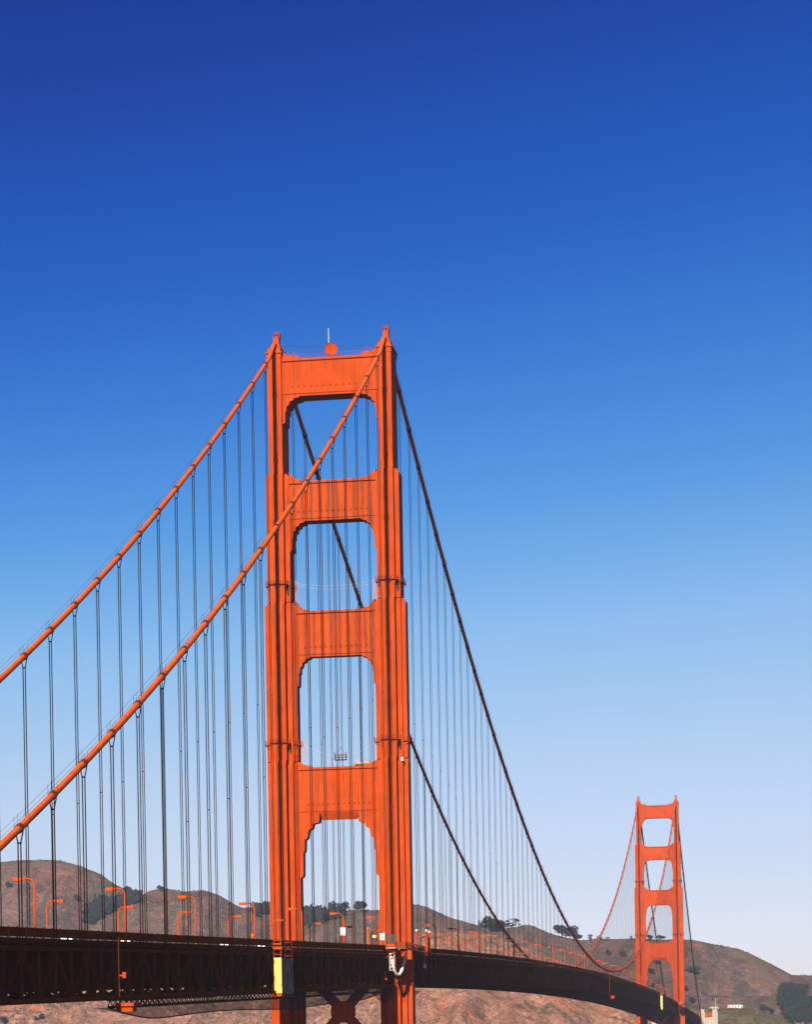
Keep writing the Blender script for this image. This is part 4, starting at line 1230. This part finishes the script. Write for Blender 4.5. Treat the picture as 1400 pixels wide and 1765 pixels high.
TREES = [('round_tree', -973, 2776, 1.15, 'round dark tree on the upper left hillside at the left edge', 0, 1), ('round_tree', -885, 2806, 1.1, 'round dark tree on the left hillside right of the two leftmost lamps', 1, 1), ('cypress_tree', -682, 2467, 0.55, 'single dark tree on the crest of the middle left hill', 0, 1), ('round_tree', -627, 1791, 0.75, 'dark bush on the slope under the truss at the lower left', 2, 1.2), ('round_tree', -632, 1789, 0.55, 'smaller bush beside the dark bush under the truss at the lower left', 0, 1.2), ('round_tree', -658, 1771, 0.8, 'dark bush at the bottom left corner of the slope', 1, 1.2), ('pine_tree', -544, 2879, 0.75, 'pointed pine at the left of the ridge trees seen through the portal', 0, 1.2), ('eucalyptus_tree', -536, 2877, 1.0, 'tall ragged tree on the ridge seen through the portal', 1, 1.2), ('cypress_tree', -525, 2855, 1.0, 'broad dark tree on the ridge seen through the portal', 2, 1.1), ('pine_tree', -517, 2856, 0.4, 'tiny pointed pine between two broad trees seen through the portal', 1, 1), ('cypress_tree', -503, 2837, 0.75, 'left half of the rounded tree pair seen through the portal', 0, 1.1), ('cypress_tree', -497, 2844, 1.0, 'right half of the rounded tree pair seen through the portal', 1, 1.1), ('pine_tree', -341, 2868, 0.5, 'small pine on the ridge left of the domed dark tree', 2, 1), ('cypress_tree', -208, 1942, 1.35, 'broad domed dark tree beside the lower end of the far cable', 0, 1.15), ('cypress_tree', -202, 1949, 1.0, 'dark tree adjoining the domed tree on its right', 2, 1.1), ('eucalyptus_tree', -300, 2840, 1.0, 'left of two airy flat-topped trees on the ridge', 0, 1.3), ('eucalyptus_tree', -288, 2845, 1.05, 'right of two airy flat-topped trees on the ridge', 2, 1.3), ('cypress_tree', -228, 2866, 1.2, 'left part of the dark dome of trees behind the near cable', 1, 1.1), ('cypress_tree', -216, 2861, 1.35, 'middle part of the dark dome of trees behind the near cable', 2, 1.1), ('cypress_tree', -208, 2865, 0.8, 'right part of the dark dome of trees behind the near cable', 0, 1.1), ('eucalyptus_tree', -188, 2855, 0.7, 'airy tree on the ridge left of the rising far cable', 1, 1.3), ('eucalyptus_tree', -177, 2859, 0.55, 'low airy tree on the ridge behind the rising cable', 0, 1.6), ('eucalyptus_tree', -166, 2866, 0.4, 'smallest airy tree on the ridge right of the rising cable', 2, 1.8), ('eucalyptus_tree', -133, 2853, 0.45, 'lone small tree on the crest left of the far tower', 1, 0.8), ('round_tree', -158, 2767, 1.0, 'round dark bush on the hillside left of the far tower', 0, 0.9), ('round_tree', -138, 2760, 1.0, 'second round dark bush on the hillside left of the far tower', 1, 0.9), ('cypress_tree', -109, 2867, 0.5, 'left clump on the crest seen through the far tower', 1, 1.4), ('cypress_tree', -96, 2877, 0.5, 'right clump on the crest seen through the far tower', 0, 1.6), ('cypress_tree', -98, 2714, 0.55, 'round dark tree seen through the lower arch of the far tower', 1, 1), ('round_tree', -93, 2651, 0.9, 'dark bush low behind the far tower arch', 2, 1), ('round_tree', -93, 2751, 1.0, 'dark bush high behind the far tower arch', 0, 1.2), ('cypress_tree', -45, 2693, 0.7, 'long dark thicket on the slope right of the far tower', 2, 2.0), ('round_tree', -51, 2630, 0.9, 'small bush on the slope right of the far tower foot', 0, 1), ('round_tree', -34, 2462, 0.9, 'small bush above the concrete pylon', 1, 1), ('round_tree', 60, 1947, 0.8, 'left dark bush at the right end of the far terrace', 0, 1.5), ('round_tree', 68, 1950, 0.7, 'right dark bush at the right end of the far terrace', 1, 1.5)]     # TREESPOTS
WOODS = [('woodland', [(-863, 2831), (-854, 2840), (-864, 2772), (-848, 2895), (-853, 2875), (-856, 2839), (-849, 2913), (-846, 2914), (-863, 2788), (-745, 2428), (-707, 2401), (-867, 2836), (-862, 2772), (-689, 2384), (-852, 2859), (-713, 2384), (-723, 2385), (-853, 2847), (-870, 2795), (-712, 2397), (-712, 2412), (-864, 2840), (-849, 2888), (-863, 2869), (-855, 2840), (-864, 2856), (-841, 2921), (-867, 2833), (-850, 2925), (-864, 2862), (-693, 2380), (-841, 2940), (-855, 2833), (-696, 2386), (-840, 2915), (-861, 2857), (-857, 2864), (-861, 2757), (-702, 2440), (-705, 2380), (-865, 2856), (-850, 2891), (-868, 2783), (-705, 2380), (-848, 2888), (-731, 2370), (-860, 2801), (-862, 2838), (-855, 2858), (-871, 2816), (-865, 2862), (-854, 2834), (-849, 2885), (-868, 2817), (-704, 2393), (-854, 2840), (-697, 2382), (-858, 2870), (-724, 2387), (-686, 2382), (-863, 2840), (-861, 2791), (-867, 2808), (-839, 2940), (-864, 2772), (-860, 2788), (-850, 2928), (-861, 2829), (-699, 2382), (-860, 2860), (-861, 2857), (-871, 2816), (-846, 2923), (-703, 2377), (-720, 2388), (-864, 2794), (-722, 2385), (-864, 2825), (-856, 2824), (-851, 2894), (-855, 2874), (-870, 2839), (-729, 2380), (-743, 2382), (-722, 2394), (-691, 2381), (-859, 2817), (-718, 2482), (-862, 2813), (-731, 2370), (-863, 2853), (-850, 2934), (-862, 2785), (-865, 2856), (-854, 2859), (-863, 2825), (-859, 2826), (-859, 2779), (-686, 2382), (-857, 2827), (-758, 2468), (-854, 2877), (-745, 2400), (-751, 2461), (-712, 2388), (-710, 2394), (-866, 2793), (-702, 2390), (-866, 2849), (-699, 2385), (-862, 2856), (-723, 2381), (-719, 2395), (-685, 2382), (-716, 2393), (-845, 2902), (-707, 2386), (-723, 2409), (-865, 2827), (-711, 2397), (-849, 2919), (-703, 2393), (-691, 2381), (-697, 2376), (-868, 2827), (-725, 2390), (-862, 2847), (-699, 2382), (-744, 2397), (-705, 2396)], 1, ['pine_tree', 'cypress_tree', 'cypress_tree'], 'band of dark trees in the dip between the two left hills', (0.5, 0.75)), ('woodland', [(81, 2439), (87, 2742), (95, 2775), (82, 2736), (71, 2727), (79, 2736), (73, 2442), (84, 2457), (82, 2460), (72, 2736), (82, 2742), (90, 2469), (93, 2748), (97, 2448), (73, 2721), (98, 2421), (77, 2745), (93, 2382), (98, 2385), (79, 2427), (78, 2394), (71, 2460), (80, 2418), (95, 2406), (99, 2433), (80, 2730), (97, 2445), (74, 2730), (94, 2424), (94, 2460), (83, 2745), (85, 2406), (90, 2772), (92, 2391), (100, 2454), (101, 2406), (79, 2463), (69, 2457), (86, 2763), (72, 2742), (73, 2421), (75, 2433), (83, 2406), (90, 2400), (85, 2742), (70, 2736), (97, 2784), (70, 2448), (90, 2421), (96, 2391), (80, 2430), (81, 2748), (99, 2427), (96, 2769), (87, 2451), (93, 2781), (80, 2445), (70, 2433), (95, 2454), (92, 2427), (75, 2466), (80, 2751), (72, 2727), (102, 2409), (100, 2376), (90, 2385), (87, 2457), (103, 2382), (103, 2451), (96, 2457), (105, 2382), (70, 2733), (94, 2493), (87, 2424), (77, 2454), (80, 2409), (93, 2748), (70, 2481), (79, 2751), (94, 2379), (104, 2385), (78, 2736), (79, 2448), (87, 2436), (81, 2397), (78, 2448), (101, 2397), (75, 2724), (72, 2436), (85, 2748), (65, 2709), (96, 2448), (104, 2400), (83, 2472), (70, 2478), (77, 2400), (80, 2727), (68, 2451), (91, 2415), (102, 2397), (73, 2733), (96, 2400), (86, 2397), (88, 2496), (92, 2388), (101, 2451), (92, 2385), (98, 2427), (83, 2439), (70, 2724), (93, 2379), (88, 2457), (80, 2451), (98, 2451), (79, 2439), (83, 2397), (99, 2382), (89, 2433), (85, 2490), (94, 2385), (81, 2439), (101, 2379), (89, 2754), (82, 2400), (78, 2496), (103, 2379), (79, 2460), (74, 2736), (66, 2709), (71, 2736), (87, 2406), (99, 2421), (69, 2490), (83, 2727), (85, 2769), (93, 2421), (94, 2769), (104, 2439), (78, 2745), (87, 1941), (74, 2736), (69, 2727), (81, 2391), (66, 2715), (103, 2376), (86, 1944), (85, 2415), (80, 2406), (97, 2433), (85, 2436)], 2, ['cypress_tree', 'round_tree', 'cypress_tree'], 'dark wooded mass on the slope at the right edge', (0.5, 0.8)), ('woodland', [(-632, 3246), (-522, 2822), (-586, 2886), (-540, 2836), (-631, 3268), (-648, 3234), (-639, 3242), (-643, 3281), (-635, 3234), (-550, 2838), (-568, 2883), (-632, 3250), (-561, 2878), (-657, 3260), (-583, 2883), (-548, 2887), (-640, 3242), (-639, 3270), (-648, 3259), (-659, 3272), (-548, 2832), (-526, 2824), (-530, 2835), (-528, 2808), (-645, 3259), (-632, 3265), (-542, 2830), (-655, 3254), (-633, 3262), (-641, 3257), (-648, 3256), (-650, 3231), (-583, 2874), (-555, 2867), (-665, 3304), (-558, 2821), (-649, 3240), (-570, 2855), (-571, 2864), (-527, 2830), (-657, 3251), (-639, 3267), (-574, 2894), (-646, 3247), (-539, 2827), (-579, 2893), (-635, 3243), (-546, 2842), (-559, 2879), (-561, 2826), (-549, 2893), (-535, 2819), (-652, 3243), (-529, 2823), (-633, 3249), (-534, 2822), (-558, 2824), (-525, 2812), (-655, 3233), (-544, 2872), (-561, 2887), (-575, 2894), (-631, 3274), (-651, 3240), (-567, 2874), (-650, 3255), (-648, 3253), (-656, 3251), (-646, 3241), (-527, 2818), (-646, 3268), (-523, 2815), (-554, 2874), (-649, 3225), (-564, 2859), (-645, 3226), (-641, 3239), (-536, 2828), (-546, 2866), (-545, 2894), (-552, 2859), (-645, 3229), (-574, 2879), (-566, 2822), (-536, 2831), (-549, 2841), (-648, 3231), (-535, 2837), (-571, 2883), (-534, 2838), (-533, 2832), (-645, 3244), (-536, 2843), (-645, 3247), (-658, 3272), (-551, 2862), (-533, 2817), (-632, 3268), (-533, 2826), (-575, 2854), (-547, 2844), (-651, 3246), (-525, 2824), (-660, 3256), (-655, 3227), (-652, 3227), (-641, 3248), (-646, 3274), (-648, 3231), (-574, 2845)], 3, ['pine_tree', 'cypress_tree', 'eucalyptus_tree'], 'dark wooded ridge seen through the portal at the left leg', (0.7, 1.15)), ('woodland', [(-564, 2476), (-629, 2849), (-629, 2852), (-635, 2863), (-631, 2849), (-566, 2488), (-627, 2859), (-630, 2849), (-636, 2842), (-637, 2835), (-640, 2844), (-641, 2850), (-629, 2840), (-626, 2859), (-642, 2849), (-646, 2852), (-631, 2843), (-642, 2855), (-646, 2855), (-636, 2854), (-626, 2853), (-638, 2844), (-566, 2485), (-631, 2858)], 4, ['cypress_tree', 'eucalyptus_tree'], 'dark trees on the far ridge just left of the near tower', (0.6, 1.0))]     # WOODSPOTS
for t in TREES: plant_tree(*t)
for w_ in WOODS: wood(*w_)

# low scrub scattered over the slopes: real little bushes that catch the light
rr = np.random.RandomState(4)
N = 14000
px = rr.uniform(-1120, 160, N); py = np.where(rr.rand(N) < .45, rr.uniform(1700, 2000, N), rr.uniform(2000, 2960, N))
keep = fbm(px / 60.0, py / 90.0, 4, 91) > -0.05
px, py = px[keep], py[keep]; pz = hill_height(px, py)
ok = pz > 12; px, py, pz = px[ok], py[ok], pz[ok]
m = MB(); r2 = random.Random(8)
for x, y, z in zip(px.tolist(), py.tolist(), pz.tolist()):
    r_ = r2.uniform(.7, 2.1); h = r_ * r2.uniform(.6, 1.0); n = len(m.v); k_ = 6
    ring = [(x + r_ * r2.uniform(.7, 1.2) * math.cos(2 * math.pi * j / k_), y + r_ * r2.uniform(.7, 1.2) * math.sin(2 * math.pi * j / k_)) for j in range(k_)]
    m.v += [(a, b, z - .6) for a, b in ring] + [(x + (a - x) * .75, y + (b - y) * .75, z + h * r2.uniform(.5, .8)) for a, b in ring] + [(x, y, z + h)]
    for j in range(k_):
        j2 = (j + 1) % k_; m.f += [(n + j, n + j2, n + k_ + j2, n + k_ + j), (n + k_ + j, n + k_ + j2, n + 2 * k_)]
tag(m.build('scrub', M_SCRUB), 'low brown and grey-green scrub dotted over the far slopes', 'scrub', kind='stuff')

# ---- haze between here and the far shore
hz = bpy.data.materials.new('haze_air'); hz.use_nodes = True
nt = hz.node_tree
for n_ in list(nt.nodes): nt.nodes.remove(n_)
ou = nt.nodes.new('ShaderNodeOutputMaterial'); vp = nt.nodes.new('ShaderNodeVolumePrincipled')
HAZE = 0.00005
vp.inputs['Density'].default_value = HAZE
vp.inputs['Color'].default_value = (0.72, 0.80, 1.0, 1)
vp.inputs['Anisotropy'].default_value = 0.2
nt.links.new(vp.outputs[0], ou.inputs['Volume'])
o = MB().box(-2300, 2300, -1500, 4100, -7, 330).build('haze', hz); tag(o, kind='stuff')
